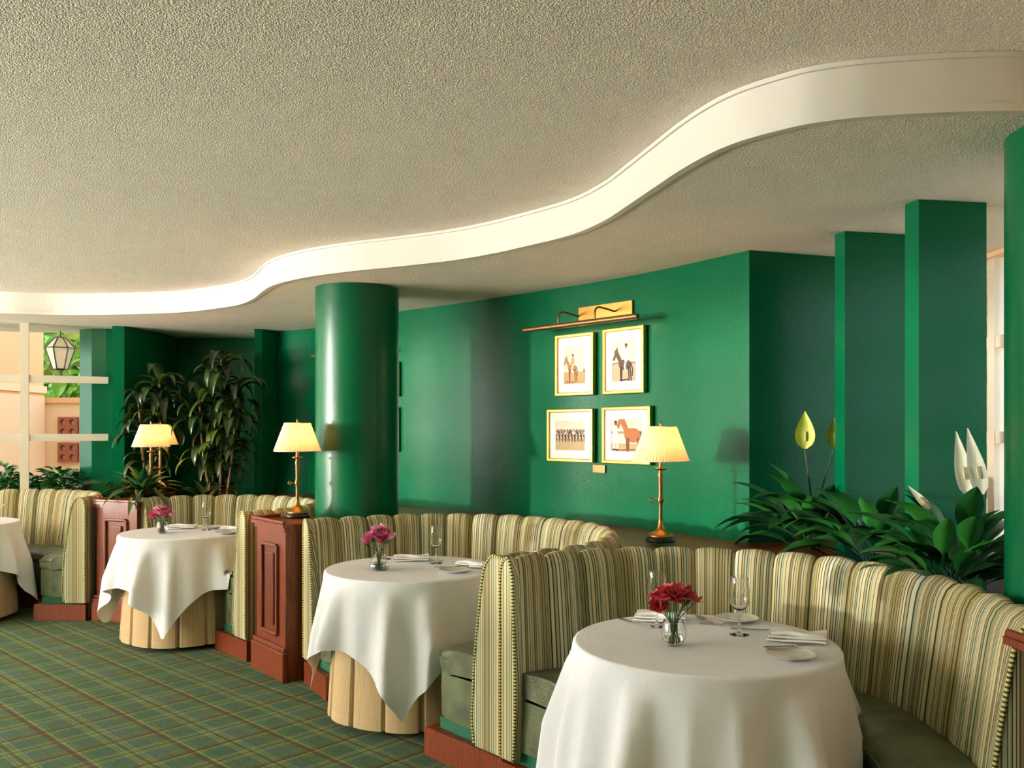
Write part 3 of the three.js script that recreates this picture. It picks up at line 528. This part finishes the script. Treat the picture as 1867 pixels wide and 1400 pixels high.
function picture(x0, x1, yTop, yBot, kind, label, group) {
  const a = wallHit(x0), b = wallHit(x1), mx = (a.x + b.x) / 2, md = (a.d + b.d) / 2, w = Math.hypot(b.x - a.x, b.d - a.d), h = (yBot - yTop) / FOC * md, yc = EYE - ((yTop + yBot) / 2 - HOR) / FOC * md;
  const tx = (b.x - a.x) / w, td = (b.d - a.d) / w, off = 0.022;
  const p = thing('framed_print', label, 'picture', [mx + td * off, yc, -(md - tx * off)], Math.atan2(td, tx), group);
  const fw = 0.022, ft = 0.03;
  part('frame', join([rbox(w, fw, ft, 0.005, 0, h / 2 - fw / 2, 0), rbox(w, fw, ft, 0.005, 0, -h / 2 + fw / 2, 0), rbox(fw, h - fw, ft, 0.005, -w / 2 + fw / 2, 0, 0), rbox(fw, h - fw, ft, 0.005, w / 2 - fw / 2, 0, 0)]), mGold, p, 'gilt frame');
  const mw = w - fw * 2, mh = h - fw * 2, border = 0.052, iw = mw - border * 2, ih = mh - border * 2.1;
  part('mount', (() => { const s = new THREE.Shape([[-mw / 2, -mh / 2], [mw / 2, -mh / 2], [mw / 2, mh / 2], [-mw / 2, mh / 2]].map(q => new THREE.Vector2(...q))); s.holes.push(new THREE.Path([[-iw / 2, -ih / 2], [-iw / 2, ih / 2], [iw / 2, ih / 2], [iw / 2, -ih / 2]].map(q => new THREE.Vector2(...q)))); return new THREE.ExtrudeGeometry(s, { depth: 0.003, bevelEnabled: false }); })(), mMat, p, 'white mount');
  const im = part('image', new THREE.PlaneGeometry(iw + 0.004, ih + 0.004), new THREE.MeshStandardMaterial({ map: sketchTexture(kind, iw, ih), roughness: 0.8 }), p, 'sepia picture of horses and riders'); im.position.z = 0.001;
  part('backing', box(w - 0.01, h - 0.01, 0.008, 0, 0, -0.008), mBlack, p);
}
const grp = 'gilt framed horse prints';
picture(1018, 1088, 609, 721.5, 0, 'gilt framed sepia print of a rider on a pale horse', grp);
picture(1105.5, 1181, 597, 718, 1, 'gilt framed print of a standing dark horse with rider', grp);
picture(1003, 1087, 745.5, 842, 2, 'gilt framed print of a long row of horses', grp);
picture(1104, 1192.5, 741, 846, 3, 'gilt framed print partly behind the lamp shade', grp);
picture(640, 731, 664, 725, 1, 'framed print above another mostly behind the round column', grp);
picture(640, 730, 744, 822, 2, 'framed print below another mostly behind the round column', grp);
function pictureLight(x0, x1, y0, y1, label, plate, power) {
  const a = wallHit(x0), b = wallHit(x1), w = Math.hypot(b.x - a.x, b.d - a.d), tx = (b.x - a.x) / w, td = (b.d - a.d) / w, mx = (a.x + b.x) / 2, md = (a.d + b.d) / 2;
  const out = 0.20;
  const P = (s, y, o) => V(mx + tx * s + td * o, y, -(md + td * s - tx * o));
  return { mx, md, tx, td, w, P };
}
function brassPictureLight(c, len, yBar, label, arms, plateX, out, power) {     // c: wallHit at the plate
  const p = thing('picture_light', label, 'picture light', [c.x + c.td * 0.004, 0, -(c.d - c.tx * 0.004)], Math.atan2(c.td, c.tx), 'brass picture lights');
  part('wall_plate', rbox(plateX[1] - plateX[0], 0.115, 0.02, 0.003, (plateX[0] + plateX[1]) / 2, yBar + 0.075, 0.012), mBrass, p, 'brushed brass wall plate');
  for (const s of arms) part('arm', tube([V(s, yBar + 0.075, 0.02), V(s, yBar + 0.085, out * 0.5), V(s, yBar + 0.085, out - 0.02), V(s, yBar + 0.06, out), V(s, yBar + 0.01, out)], 0.006, 30, 8), mBrassDark, p);
  const tubeG = cyl(0.017, 0.017, len, 20); tubeG.rotateZ(Math.PI / 2); tubeG.translate(0, yBar, out);
  const e = s => { const g = new THREE.SphereGeometry(0.017, 16, 8); g.scale(0.5, 1, 1); g.translate(s * len / 2, yBar, out); return g; };
  part('lamp_tube', join([tubeG, e(-1), e(1)]), mBrassDark, p, 'long slim brass tube');
  part('light_strip', box(len * 0.62, 0.010, 0.003, 0, yBar - 0.008, out - 0.0165), new THREE.MeshStandardMaterial({ color: '#fff0d0', emissive: new THREE.Color().setRGB(1, 0.6, 0.25), emissiveIntensity: 2 }), p, 'glowing strip under the tube');
  const l = new THREE.RectAreaLight(new THREE.Color().setRGB(1, 0.58, 0.22), power, len * 0.6, 0.012); l.position.set(0, yBar - 0.016, out - 0.020); p.add(l); l.rotation.x = -Math.PI * 0.32;
  return p;
}
// the bar hangs in front of the wall; its ends are seen at 955 and 1166
const cA = wallHit(1093);
brassPictureLight(cA, 0.96, 2.118, 'brass picture light above four framed horse prints', [-0.16, 0.15], [-0.16, 0.29], 0.20, 30);
const cB = wallHit(660);
brassPictureLight(cB, 0.98, 2.10, 'second brass picture light mostly hidden by the round column', [-0.155, 0.155], [-0.19, 0.19], 0.20, 30);
{ const c = wallHit(1094); const p = thing('brass_plaque', 'small brass plaque below the framed prints', 'plaque', [c.x + c.td * 0.003, EYE - (854.5 - HOR) / FOC * c.d, -(c.d - c.tx * 0.003)], Math.atan2(c.td, c.tx)); part('plate', rbox(0.105, 0.05, 0.008, 0.002, 0, 0, 0.005), mBrassDark, p); for (const s of [-1, 1]) part('screw', (() => { const g = cyl(0.003, 0.003, 0.003, 8); g.rotateX(Math.PI / 2); g.translate(s * 0.046, 0, 0.010); return g; })(), mBrass, p); }

// ------------------------------------------------------------------ things on the tables
const TY = TH + 0.002;
function wineGlass(T, px, py, kind, label, h = 0.2) {
  const [x, d] = onLevel(px, py, TY), g = thing('wine_glass', label, 'glass', [x, TY, -d], 0, 'stemmed glasses');
  const k = h / 0.2;
  part('bowl', lathe([[0.004, 0.082], [0.018, 0.088], [0.032, 0.105], [0.036, 0.13], [0.033, 0.17], [0.030, 0.2], [0.0288, 0.2], [0.0316, 0.17], [0.0345, 0.13], [0.0305, 0.107], [0.017, 0.0905], [0, 0.087]].map(p => [p[0], p[1] * k])), mGlass, g);
  part('stem', lathe([[0.0, 0.003], [0.033, 0.0], [0.034, 0.002], [0.012, 0.006], [0.0045, 0.014], [0.004, 0.06], [0.006, 0.084], [0, 0.086]].map(p => [p[0], p[1] * k])), mGlass, g);
  return g;
}
function knife(T, px, py, turn, label, lift = 0, L = 0.21) {
  const [x, d] = onLevel(px, py, TY), g = thing('table_knife', label, 'knife', [x, TY + 0.0025 + lift, -d], turn, 'table knives');
  const s = new THREE.Shape([[0, -0.007], [L * 0.5, -0.009], [L * 0.53, -0.003], [L * 0.5, 0.007], [0, 0.006]].map(p => new THREE.Vector2(...p)));
  const b = new THREE.ExtrudeGeometry(s, { depth: 0.002, bevelEnabled: false }); b.rotateX(-Math.PI / 2); part('blade', b, mSteel, g);
  const h = new THREE.CapsuleGeometry(0.0055, L * 0.4, 4, 10); h.rotateZ(Math.PI / 2); h.scale(1, 0.6, 1.1); h.translate(-L * 0.22, 0.003, 0); part('handle', h, mSteel, g);
}
function fork(T, px, py, turn, label, lift = 0) {
  const [x, d] = onLevel(px, py, TY), g = thing('table_fork', label, 'fork', [x, TY + 0.003 + lift, -d], turn, 'table forks');
  const L = 0.19, h = new THREE.CapsuleGeometry(0.0045, L * 0.6, 4, 8); h.rotateZ(Math.PI / 2); h.scale(1, 0.5, 1); h.translate(-L * 0.2, 0.002, 0); part('handle', h, mSteel, g);
  part('head', box(0.022, 0.002, 0.02, L * 0.17, 0.003, 0), mSteel, g);
  for (let i = 0; i < 4; i++) part('tine', box(0.045, 0.002, 0.003, L * 0.17 + 0.03, 0.003, -0.0085 + i * 0.0057), mSteel, g);
}
const plateG = lathe([[0, 0.002], [0.04, 0.002], [0.045, 0.004], [0.07, 0.011], [0.078, 0.014], [0.078, 0.016], [0.07, 0.0135], [0.045, 0.0075], [0, 0.0065]], 48);
function breadPlate(T, px, py, label) { const [x, d] = onLevel(px, py, TY), p = thing('bread_plate', label, 'plate', [x, TY, -d], 0, 'white bread plates'); part('plate', plateG, mChina, p); part('rim_line', (() => { const g = new THREE.TorusGeometry(0.0765, 0.001, 4, 48); g.rotateX(Math.PI / 2); g.translate(0, 0.0155, 0); return g; })(), mGold, p); return p; }
function napkin(T, px, py, turn, label, w = 0.2, l = 0.13) {
  const [x, d] = onLevel(px, py, TY), n = thing('folded_napkin', label, 'napkin', [x, TY, -d], turn, 'folded white napkins');
  const layer = (ww, ll, y, t, sh) => { const g = new THREE.BoxGeometry(ww, t, ll, 14, 1, 8), p = g.attributes.position; for (let i = 0; i < p.count; i++) { const a = p.getX(i) / ww, b = p.getZ(i) / ll; p.setY(i, p.getY(i) + y + 0.004 * Math.sin(a * 7 + sh) * Math.sin(b * 5 + sh) + (a > 0.2 ? 0.010 * (a - 0.2) : 0) + 0.004); } g.computeVertexNormals(); return g; };
  part('lower_fold', layer(w, l, 0.005, 0.006, 0.3), mNapkin, n); const u = layer(w * 0.97, l * 0.94, 0.0145, 0.006, 0.5); u.translate(0.004, 0, -0.003); part('upper_fold', u, mNapkin, n);
  const roll = tube([V(-w * 0.42, 0.024, l * 0.36), V(-w * 0.1, 0.03, l * 0.3), V(w * 0.2, 0.027, l * 0.38), V(w * 0.46, 0.024, l * 0.3)], 0.008, 20, 8); part('rolled_edge', roll, mNapkin, n);
}
const petalMats = { red: ['#cc4450', '#de6a70', '#b83242'], pink: ['#e286aa', '#f2b4c8', '#d65a8a'] };
function flowerVase(T, px, py, kind, shape, label, spread, lift, k = 1) {
  const [x, d] = onLevel(px, py, TY), v = thing('flower_vase', label, 'flower vase', [x, TY, -d], 0, 'glass vases of flowers');
  const prof = shape === 'bowl' ? [[0, 0.0], [0.022, 0.0], [0.034, 0.012], [0.041, 0.03], [0.041, 0.05], [0.035, 0.072], [0.034, 0.08]] : [[0, 0.0], [0.038, 0.0], [0.047, 0.008], [0.049, 0.022], [0.034, 0.06], [0.018, 0.085], [0.018, 0.098], [0.023, 0.106]];
  const inner = prof.slice(1).map(p => [Math.max(0.002, p[0] - 0.002), p[1] + 0.002]).reverse();
  const sc = ([a, b]) => [a * k, b * k];
  part('vase', lathe([...prof, ...inner, [0, 0.004]].map(sc), 36), mGlass, v, 'clear glass vase');
  const wl = shape === 'bowl' ? 0.026 : 0.03, wp = [[0, 0.0055], ...prof.slice(1).filter(p => p[1] < wl && p[1] >= 0).map(p => [Math.max(0, p[0] - 0.004), p[1] + 0.0055])];
  part('water', lathe([...wp, [wp[wp.length - 1][0], wl + 0.006], [0, wl + 0.006]].map(sc), 30), mWater, v);
  const N = 15, mats = petalMats[kind].map(c => new THREE.MeshPhysicalMaterial({ color: c, roughness: 0.7, side: THREE.DoubleSide, transmission: 0.15, thickness: 0 }));
  for (let i = 0; i < N; i++) {
    const a = i * 2.4 + 0.4, r = spread * Math.sqrt((i + 0.4) / N), tip = V(Math.cos(a) * r, lift + (1 - r / spread) * 0.05 + rr(-0.012, 0.014), Math.sin(a) * r * 0.8);
    part('stem', tube([V(rr(-0.015, 0.015), 0.01, rr(-0.015, 0.015)), V(Math.cos(a) * 0.012, lift * 0.55, Math.sin(a) * 0.012), tip], 0.0018, 12, 5), mStem, v);
    const gs = [];
    for (let q = 0; q < 11; q++) {
      const s = new THREE.PlaneGeometry(0.022, 0.034, 2, 4), p = s.attributes.position, inn = q >= 6;
      for (let e = 0; e < p.count; e++) { const u = p.getX(e), w = (p.getY(e) + 0.017) / 0.034; p.setXYZ(e, u * Math.sin(Math.PI * (0.12 + 0.85 * w)) * 1.15, 0.004 + w * (inn ? 0.02 : 0.012) + 12 * u * u, w * (inn ? 0.018 : 0.032)); }
      s.rotateX(rr(-0.4, 0.15)); s.rotateY(q * (inn ? 1.26 : 1.047) + rr(-0.2, 0.2)); gs.push(s);
    }
    const b = join(gs); b.computeVertexNormals(); const m = part('blossom', b, mats[i % 3], v, kind + ' petalled blossom'); m.position.copy(tip); m.rotation.set(rr(-0.7, 0.7), rr(0, 6), rr(-0.7, 0.7)); m.scale.setScalar(rr(0.85, 1.15) * 1.2);
    if (i % 2 === 0) { const l = part('leaf', leafGeo(0.05, 0.011, 0, 50, -10, 0.2), mStem, v); l.position.copy(tip).multiplyScalar(0.85); l.rotation.y = a; }
  }
  return v;
}
function leafGeo(len, wid, pet, a0, a1, cup, rows = 9, shape = 1) {  // strip leaf rising from the origin towards +x
  const pos = [], uv = [], idx = [], tot = len + pet; let x = 0, y = 0;
  const np = pet > 0 ? 4 : 0, n = rows + np;
  for (let i = 0; i <= n; i++) {
    const blade = i >= np, s = blade ? pet + len * (i - np) / rows : pet * i / np, f = s / tot;
    if (i) { const ps = (i - 1) >= np ? pet + len * (i - 1 - np) / rows : pet * (i - 1) / np, ang = (a0 + (a1 - a0) * Math.pow(f, 1.15)) * Math.PI / 180; x += Math.cos(ang) * (s - ps); y += Math.sin(ang) * (s - ps); }
    const b = blade ? (i - np) / rows : 0, w = blade ? Math.max(0.0012, wid * Math.pow(Math.sin(Math.PI * Math.pow(b * 0.985 + 0.012, 0.72 * shape)), 0.9)) : Math.max(0.0022, wid * 0.05);
    const ang = (a0 + (a1 - a0) * Math.pow(f, 1.15)) * Math.PI / 180, ux = -Math.sin(ang), uy = Math.cos(ang), wave = blade ? 0.06 * Math.sin(i * 1.7) * w : 0;
    for (const k of [-1, -0.5, 0, 0.5, 1]) { const up = Math.abs(k) * cup * w + wave * k; pos.push(x + ux * up, y + uy * up, k * w); uv.push(b, k * 0.5 + 0.5); }
  }
  for (let i = 0; i < n; i++) for (let j = 0; j < 4; j++) { const a = i * 5 + j, b = a + 5; idx.push(a, a + 1, b, b, a + 1, b + 1); }
  const g = new THREE.BufferGeometry(); g.setAttribute('position', new THREE.Float32BufferAttribute(pos, 3)); g.setAttribute('uv', new THREE.Float32BufferAttribute(uv, 2)); g.setIndex(idx); g.computeVertexNormals(); return g;
}
// table with red flowers
flowerVase(T1, 1228, 1176, 'red', 'bowl', 'round glass bowl vase of red flowers', 0.07, 0.135);
wineGlass(T1, 1348, 1157, 0, 'stemmed glass beside the red flowers near the napkin', 0.2);
wineGlass(T1, 1197, 1142, 0, 'stemmed glass behind the red flowers', 0.2);
napkin(T1, 1203, 1130, rad(-14), 'folded napkin behind the red flowers', 0.19, 0.12);
knife(T1, 1160, 1138, rad(120), 'knife lying left alone beside the napkin behind the red flowers');
fork(T1, 1290, 1133, rad(105), 'fork beyond the red flowers');
breadPlate(T1, 1345, 1132, 'white bread plate by the stemmed glass on the red flower table');
knife(T1, 1318, 1139, rad(165), 'small knife by the far bread plate on the red flower table', 0, 0.16);
napkin(T1, 1452, 1166, rad(-20), 'folded napkin at the edge of the red flower table', 0.19, 0.13);
breadPlate(T1, 1442, 1199, 'white bread plate near the edge of the red flower table');
knife(T1, 1450, 1190, rad(188), 'knife resting across the near bread plate on the red flower table', 0.018, 0.2);
fork(T1, 1378, 1150, rad(170), 'fork beside the napkin at the edge of the red flower table');
// table with pink flowers
flowerVase(T2, 691, 1039, 'pink', 'flare', 'flared glass vase of deep pink flowers', 0.062, 0.145);
wineGlass(T2, 795, 1027, 0, 'stemmed glass on the table with the flared pink flower vase', 0.2);
wineGlass(T2, 702, 1019, 0, 'stemmed glass behind the flared pink flower vase', 0.2);
napkin(T2, 748, 1021, rad(5), 'folded napkin on the table with the flared vase', 0.2, 0.13);
breadPlate(T2, 828, 1043, 'white bread plate with a knife on the flared vase table');
knife(T2, 826, 1041, rad(185), 'knife across the bread plate on the flared vase table', 0.018, 0.18);
napkin(T2, 862, 1033, rad(-25), 'folded napkin by the seat on the flared vase table', 0.17, 0.12);
fork(T2, 775, 1024, rad(170), 'fork near the glass on the flared vase table');
// table between the pilasters
flowerVase(T3, 296, 972, 'pink', 'bowl', 'small glass vase of pale pink flowers between the pilasters', 0.06, 0.115);
wineGlass(T3, 376, 966, 0, 'stemmed glass on the table between the pilasters', 0.2);
napkin(T3, 332, 963, rad(8), 'folded napkin beside the pale pink flowers', 0.2, 0.13);
breadPlate(T3, 388, 963, 'white bread plate behind the glass between the pilasters');
breadPlate(T3, 415, 973, 'white bread plate near the pilaster edge of the table');
knife(T3, 414, 971.5, rad(180), 'knife across the bread plate near the pilaster', 0.018, 0.18);
napkin(T3, 425, 967, rad(-15), 'folded napkin next to the bread plate near the pilaster', 0.17, 0.12);

// ------------------------------------------------------------------ plants
const lilyLeaves = [leafGeo(0.30, 0.062, 0.20, 78, -18, 0.35), leafGeo(0.27, 0.055, 0.26, 82, 10, 0.4), leafGeo(0.33, 0.07, 0.16, 66, -40, 0.3), leafGeo(0.22, 0.045, 0.26, 86, 28, 0.45)];
const lilyMats = [mLilyA, mLilyB, mLilyC];
const spatheGeo = leafGeo(0.15, 0.019, 0, 84, 92, 0.5, 10, 0.8), spatheWide = leafGeo(0.15, 0.038, 0, 84, 94, 0.5, 10, 0.9);
const blocked = (x, d) => (x > 1.2 && d > 4.53 + 0.33 * (x - 1.24)) || (x > 1.53 && x < 1.97 && d > 4.09 && d < 4.33) || (x > 1.61 && x < 1.97 && d > 3.54 && d < 3.72) || Math.hypot(x - 1.85, d - 2.74) < 0.3 || x > 2.4;
function lily(x, y, d, n, k, label, blooms = []) {
  const p = thing('peace_lily', label, 'plant', [x, y, -d], rr(0, 6), 'peace lilies'); p.rotation.y = 0;
  for (let i = 0; i < n; i++) {
    let a = i * 2.399 + rr(-0.3, 0.3), tries = 0; const reach = [0.36, 0.3, 0.42, 0.28][i % 4] * k * 1.1;
    const hit = () => [0.35, 0.6, 0.8, 1.0].some(f => blocked(x + Math.cos(a) * reach * f, d + Math.sin(a) * reach * f));
    while (hit() && tries++ < 14) a += 0.45;
    if (hit()) continue;
    const m = part('leaf', lilyLeaves[i % 4], lilyMats[(i * 7) % 3], p); m.rotation.set(0, a, rr(-0.15, 0.2), 'YXZ'); m.position.set(rr(-0.03, 0.03), 0, rr(-0.03, 0.03)); m.scale.setScalar(k * rr(0.8, 1.1)); }
  for (const [bx, by, bd, lean, s, green] of blooms) {           // base of the spathe, relative
    const st = part('flower_stalk', tube([V(0, 0, 0), V(bx * 0.35, by * 0.6, -bd * 0.4), V(bx, by, -bd)], 0.0045, 14, 6), mStem, p);
    const f = part('spathe', green ? spatheWide : spatheGeo, green ? mSpatheG : mSpathe, p, green ? 'yellow green spathe' : 'white pointed spathe'); f.position.set(bx, by, -bd); f.rotation.set(0, 1.3, lean, 'ZYX'); f.scale.setScalar(s);
    const sp = part('spadix', new THREE.CapsuleGeometry(0.006, 0.05, 4, 8), mSpadix, p); sp.rotation.z = lean; sp.scale.setScalar(0.8); sp.position.set(bx - Math.sin(lean) * 0.05 * s, by + Math.cos(lean) * 0.05 * s, -bd + 0.008);
  }
  return p;
}
lily(1.50, 0.80, 4.36, 34, 1.1, 'peace lily with a yellow green spathe next to the wall corner', [[-0.045, 0.57, 0, 0.0, 1.25, true], [0.12, 0.575, 0.05, 0, 1.0, true]]);
lily(1.62, 0.80, 3.92, 34, 1.05, 'peace lily without blooms between the two flat piers', []);
lily(1.72, 0.80, 3.36, 34, 1.0, 'peace lily with tall white pointed spathes', [[0.0, 0.42, -0.04, 0.16, 1.6, false], [0.045, 0.42, -0.06, 0.2, 1.7, false], [-0.12, 0.36, 0, 0.75, 0.8, false]]);
lily(1.58, 0.80, 3.2, 20, 0.8, 'low peace lily spilling towards the banquette beside the round column', []);
// tall cane plants in the recess
const dracLeaves = [leafGeo(0.42, 0.046, 0, 72, -86, 0.3, 10), leafGeo(0.36, 0.042, 0, 50, -88, 0.3, 10), leafGeo(0.46, 0.05, 0, 82, -72, 0.28, 10)];
const dracMats = [mDracA, mDracB, mDracC, mDracA];
function cane(x, y, d, stems, label) {
  const p = thing('cane_plant', label, 'plant', [x, y, -d], 0, 'tall cane plants');
  for (const [ox, oz, h, low, n, k] of stems) {
    part('cane', tube([V(ox * 0.3, 0, oz * 0.3), V(ox * 0.8, h * 0.5, oz * 0.8), V(ox, h, oz)], 0.012, 16, 8), mBark, p);
    for (let i = 0; i < n; i++) { const f = i / n, m = part('leaf', dracLeaves[i % 3], dracMats[(i * 5) % 4], p), q = 0.3 + 0.7 * (1 - f * (h - low) / h); m.position.set(ox * q, h - (h - low) * f, oz * q); m.rotation.set(0, i * 2.399 + rr(-0.3, 0.3), rr(-0.45, 0.3), 'YXZ'); m.scale.setScalar(k * rr(0.7, 1.1)); }
  }
  return p;
}
cane(-2.60, 0.74, 7.80, [[0.02, 0, 1.36, 0.6, 58, 1.0], [0.18, 0.1, 1.08, 0.4, 44, 0.95], [-0.16, 0.05, 1.02, 0.3, 46, 0.9], [0.06, -0.05, 0.6, 0.15, 34, 0.85]], 'tall cane plant with a drooping crown near the narrow green pier');
cane(-3.10, 0.74, 7.72, [[0.0, 0, 1.16, 0.7, 40, 0.95], [-0.16, 0.05, 0.95, 0.3, 34, 0.85]], 'slightly shorter cane plant rising above the half hidden lamps');
const rosLeaves = [leafGeo(0.34, 0.032, 0, 62, -25, 0.4, 9), leafGeo(0.30, 0.034, 0, 80, 20, 0.4, 9), leafGeo(0.36, 0.03, 0, 40, -50, 0.4, 9)];
function rosette(x, y, d, n, k, label, mats, grp2) {
  const p = thing('strap_leaf_plant', label, 'plant', [x, y, -d], 0, grp2);
  for (let i = 0; i < n; i++) { const m = part('leaf', rosLeaves[i % 3], mats[(i * 5) % mats.length], p); m.rotation.set(0, i * 2.399 + rr(-0.2, 0.2), rr(-0.2, 0.2), 'YXZ'); m.scale.setScalar(k * rr(0.8, 1.15)); }
  return p;
}
{ const p = rosette(-2.90, 0.917, 6.90, 46, 1.1, 'strap leaved plant in a low dish on the pilaster in front of the lamp', [mDracA, mLilyA, mDracB, mLilyC]); }
rosette(-3.25, 0.80, 7.42, 26, 1.0, 'strap leaved plant at the corner of the window behind the pilaster', [mDracA, mLilyA, mDracC]);
rosette(-2.55, 0.82, 7.28, 24, 0.9, 'dark strap leaved plant low behind the banquette below the tall crowns', [mDracC, mDracA]);
// leafy shrubs outside the window
const shrubLeaf = leafGeo(0.10, 0.032, 0.02, 50, -30, 0.35, 5);
function shrub(x, d, h, n, label) {
  const p = thing('garden_shrub', label, 'shrub', [x, 0, -d], 0, 'shrubs under the window');
  const im = new THREE.InstancedMesh(shrubLeaf, mBush, n), q = new THREE.Object3D(), c = new THREE.Color();
  for (let i = 0; i < n; i++) { const a = rr(0, 6.28), r = 0.26 * Math.sqrt(rnd()), y = h * (0.55 + 0.45 * rnd()) * (1 - r * 0.6); q.position.set(Math.cos(a) * r, y, Math.sin(a) * r); q.rotation.set(rr(-0.4, 0.4), -a + rr(-0.8, 0.8), rr(-0.3, 0.5)); q.scale.setScalar(rr(0.7, 1.2)); q.updateMatrix(); im.setMatrixAt(i, q.matrix); im.setColorAt(i, c.setRGB(rr(0.6, 1.5), rr(0.8, 1.5), rr(0.5, 1.2))); }
  im.name = 'foliage'; im.castShadow = im.receiveShadow = true; im.userData.kind = 'stuff'; p.add(im);
  for (let i = 0; i < 4; i++) part('stem', tube([V(0, 0, 0), V(rr(-0.1, 0.1), h * 0.4, rr(-0.1, 0.1)), V(rr(-0.2, 0.2), h * 0.8, rr(-0.2, 0.2))], 0.008, 8, 5), mBark, p);
}
shrub(-4.62, 7.95, 1.16, 560, 'shrub outside below the mullion of the paned window');
shrub(-4.18, 8.10, 1.15, 560, 'shrub outside between the mullion and the outdoor pier');
shrub(-3.85, 7.72 + 0.62, 1.14, 480, 'shrub outside tucked beside the outdoor green pier');

// ------------------------------------------------------------------ outside the windows
struct('ground_outside', box(60, 0.1, 40, -8, -0.13, -6), new THREE.MeshStandardMaterial({ color: '#cbb99a', roughness: 1 }));
{
  const b = thing('peach_building', 'tall peach rendered building with a pale string course outside the window', 'building', [-6.62, 0, -10.6]);
  part('wall', box(2.0, 4.2, 1.2, -0.36, 2.1, 0), mPeach, b); part('string_course', box(2.06, 0.09, 1.26, -0.36, 1.98, 0), mPeachLt, b);
  part('lower_wall', box(2.02, 1.9, 1.22, -0.36, 0.95, 0), mPeachLt, b);
}
{
  const w = thing('garden_wall', 'low peach garden wall with pierced terracotta blocks outside the window', 'wall', [-4.9, 0, -11.3]);
  part('wall', box(3.4, 1.82, 0.2, 0.5, 0.91, -0.1), mPeachLt, w); part('coping', box(3.46, 0.07, 0.28, 0.5, 1.85, -0.1), mPeach, w);
  const sh = new THREE.Shape([[-0.125, -0.125], [0.125, -0.125], [0.125, 0.125], [-0.125, 0.125]].map(p => new THREE.Vector2(...p)));
  for (const [a, c] of [[-1, -1], [-1, 1], [1, -1], [1, 1]]) { const hx = a * 0.06, hy = c * 0.06; sh.holes.push(new THREE.Path([[hx - 0.035, hy - 0.02], [hx - 0.02, hy - 0.02], [hx - 0.02, hy - 0.035], [hx + 0.02, hy - 0.035], [hx + 0.02, hy - 0.02], [hx + 0.035, hy - 0.02], [hx + 0.035, hy + 0.02], [hx + 0.02, hy + 0.02], [hx + 0.02, hy + 0.035], [hx - 0.02, hy + 0.035], [hx - 0.02, hy + 0.02], [hx - 0.035, hy + 0.02]].map(p => new THREE.Vector2(...p)))); }
  const bg = new THREE.ExtrudeGeometry(sh, { depth: 0.05, bevelEnabled: false });
  for (const [x, y] of [[-0.80, 1.51], [-0.80, 1.18], [-0.50, 1.51], [-0.50, 1.18]]) { const m = part('pierced_block', bg, mTerra, w, 'terracotta pierced block'); m.position.set(x, y, 0.0); }
}
{
  const [lx, ld] = [(110 - CX) / FOC * 8.3, 8.3], l = thing('hanging_lantern', 'black framed hanging lantern with frosted panes outside the window', 'lantern', [lx, 2.04, -ld], 0.5);
  const ring = (r, y) => Array.from({ length: 6 }, (_, i) => V(Math.cos(i * Math.PI / 3) * r, y, Math.sin(i * Math.PI / 3) * r));
  const a = ring(0.062, 0), b = ring(0.125, 0.20), c = ring(0.04, 0.30), bars = [];
  for (let i = 0; i < 6; i++) { const j = (i + 1) % 6; for (const [p, q] of [[a[i], b[i]], [b[i], b[j]], [a[i], a[j]], [b[i], c[i]], [c[i], c[j]]]) bars.push(tube([p, p.clone().lerp(q, 0.5), q], 0.006, 4, 5)); }
  part('frame', join(bars), mBlack, l, 'black metal frame');
  const mFrost = new THREE.MeshPhysicalMaterial({ color: '#fff3de', transmission: 0.6, roughness: 0.9, thickness: 0, side: THREE.DoubleSide });
  for (let i = 0; i < 6; i++) { const j = (i + 1) % 6, mk = q => { const g = new THREE.BufferGeometry(); g.setAttribute('position', new THREE.Float32BufferAttribute([0, 1, 2, 0, 2, 3].flatMap(k => q[k].toArray()), 3)); g.setAttribute('uv', new THREE.Float32BufferAttribute([0, 0, 1, 0, 1, 1, 0, 0, 1, 1, 0, 1], 2)); g.computeVertexNormals(); return g; }; part('pane', mk([a[i], a[j], b[j], b[i]]), mFrost, l); part('roof_pane', mk([b[i], b[j], c[j], c[i]]), mFrost, l); }
  part('hook', tube([V(0, 0.30, 0), V(0, 0.33, 0), V(0, 0.36, 0)], 0.006, 6, 6), mBlack, l);
}
const treeLeaf = leafGeo(0.22, 0.06, 0.02, 40, -40, 0.3, 4);
function tree(x, d, h, r, n, label, lean = 0, mat = mBushB) {
  const p = thing('garden_tree', label, 'tree', [x, 0, -d], 0, 'garden trees');
  part('trunk', tube([V(0, 0, 0), V(lean * 0.4, h * 0.45, 0.05), V(lean, h * 0.95, 0)], 0.14, 14, 10), mBark, p);
  const im = new THREE.InstancedMesh(treeLeaf, mat, n), q = new THREE.Object3D(), c = new THREE.Color();
  for (let i = 0; i < n; i++) { let v; do v = V(rr(-1, 1), rr(-1, 1), rr(-1, 1)); while (v.length() > 1); q.position.set(lean + v.x * r, h + v.y * r * 0.9, v.z * r); q.rotation.set(rr(-3, 3), rr(-3, 3), rr(-1, 1)); q.scale.setScalar(rr(0.7, 1.6)); q.updateMatrix(); im.setMatrixAt(i, q.matrix); im.setColorAt(i, c.setRGB(rr(0.7, 1.7), rr(0.9, 1.6), rr(0.4, 1))); }
  im.name = 'crown'; im.castShadow = im.receiveShadow = true; im.userData.kind = 'stuff'; p.add(im);
}
tree(-6.9, 13.6, 2.7, 1.5, 1500, 'green tree behind the garden wall outside the window', 0.5);
tree(-6.3, 14.2, 2.4, 1.3, 1200, 'second tree whose bare trunk shows past the lantern', -0.3);
tree(4.6, 7.4, 2.2, 1.6, 1700, 'sunlit tree outside the window by the peace lilies', 0.2);
shade(scene);
renderer.render(scene, camera);
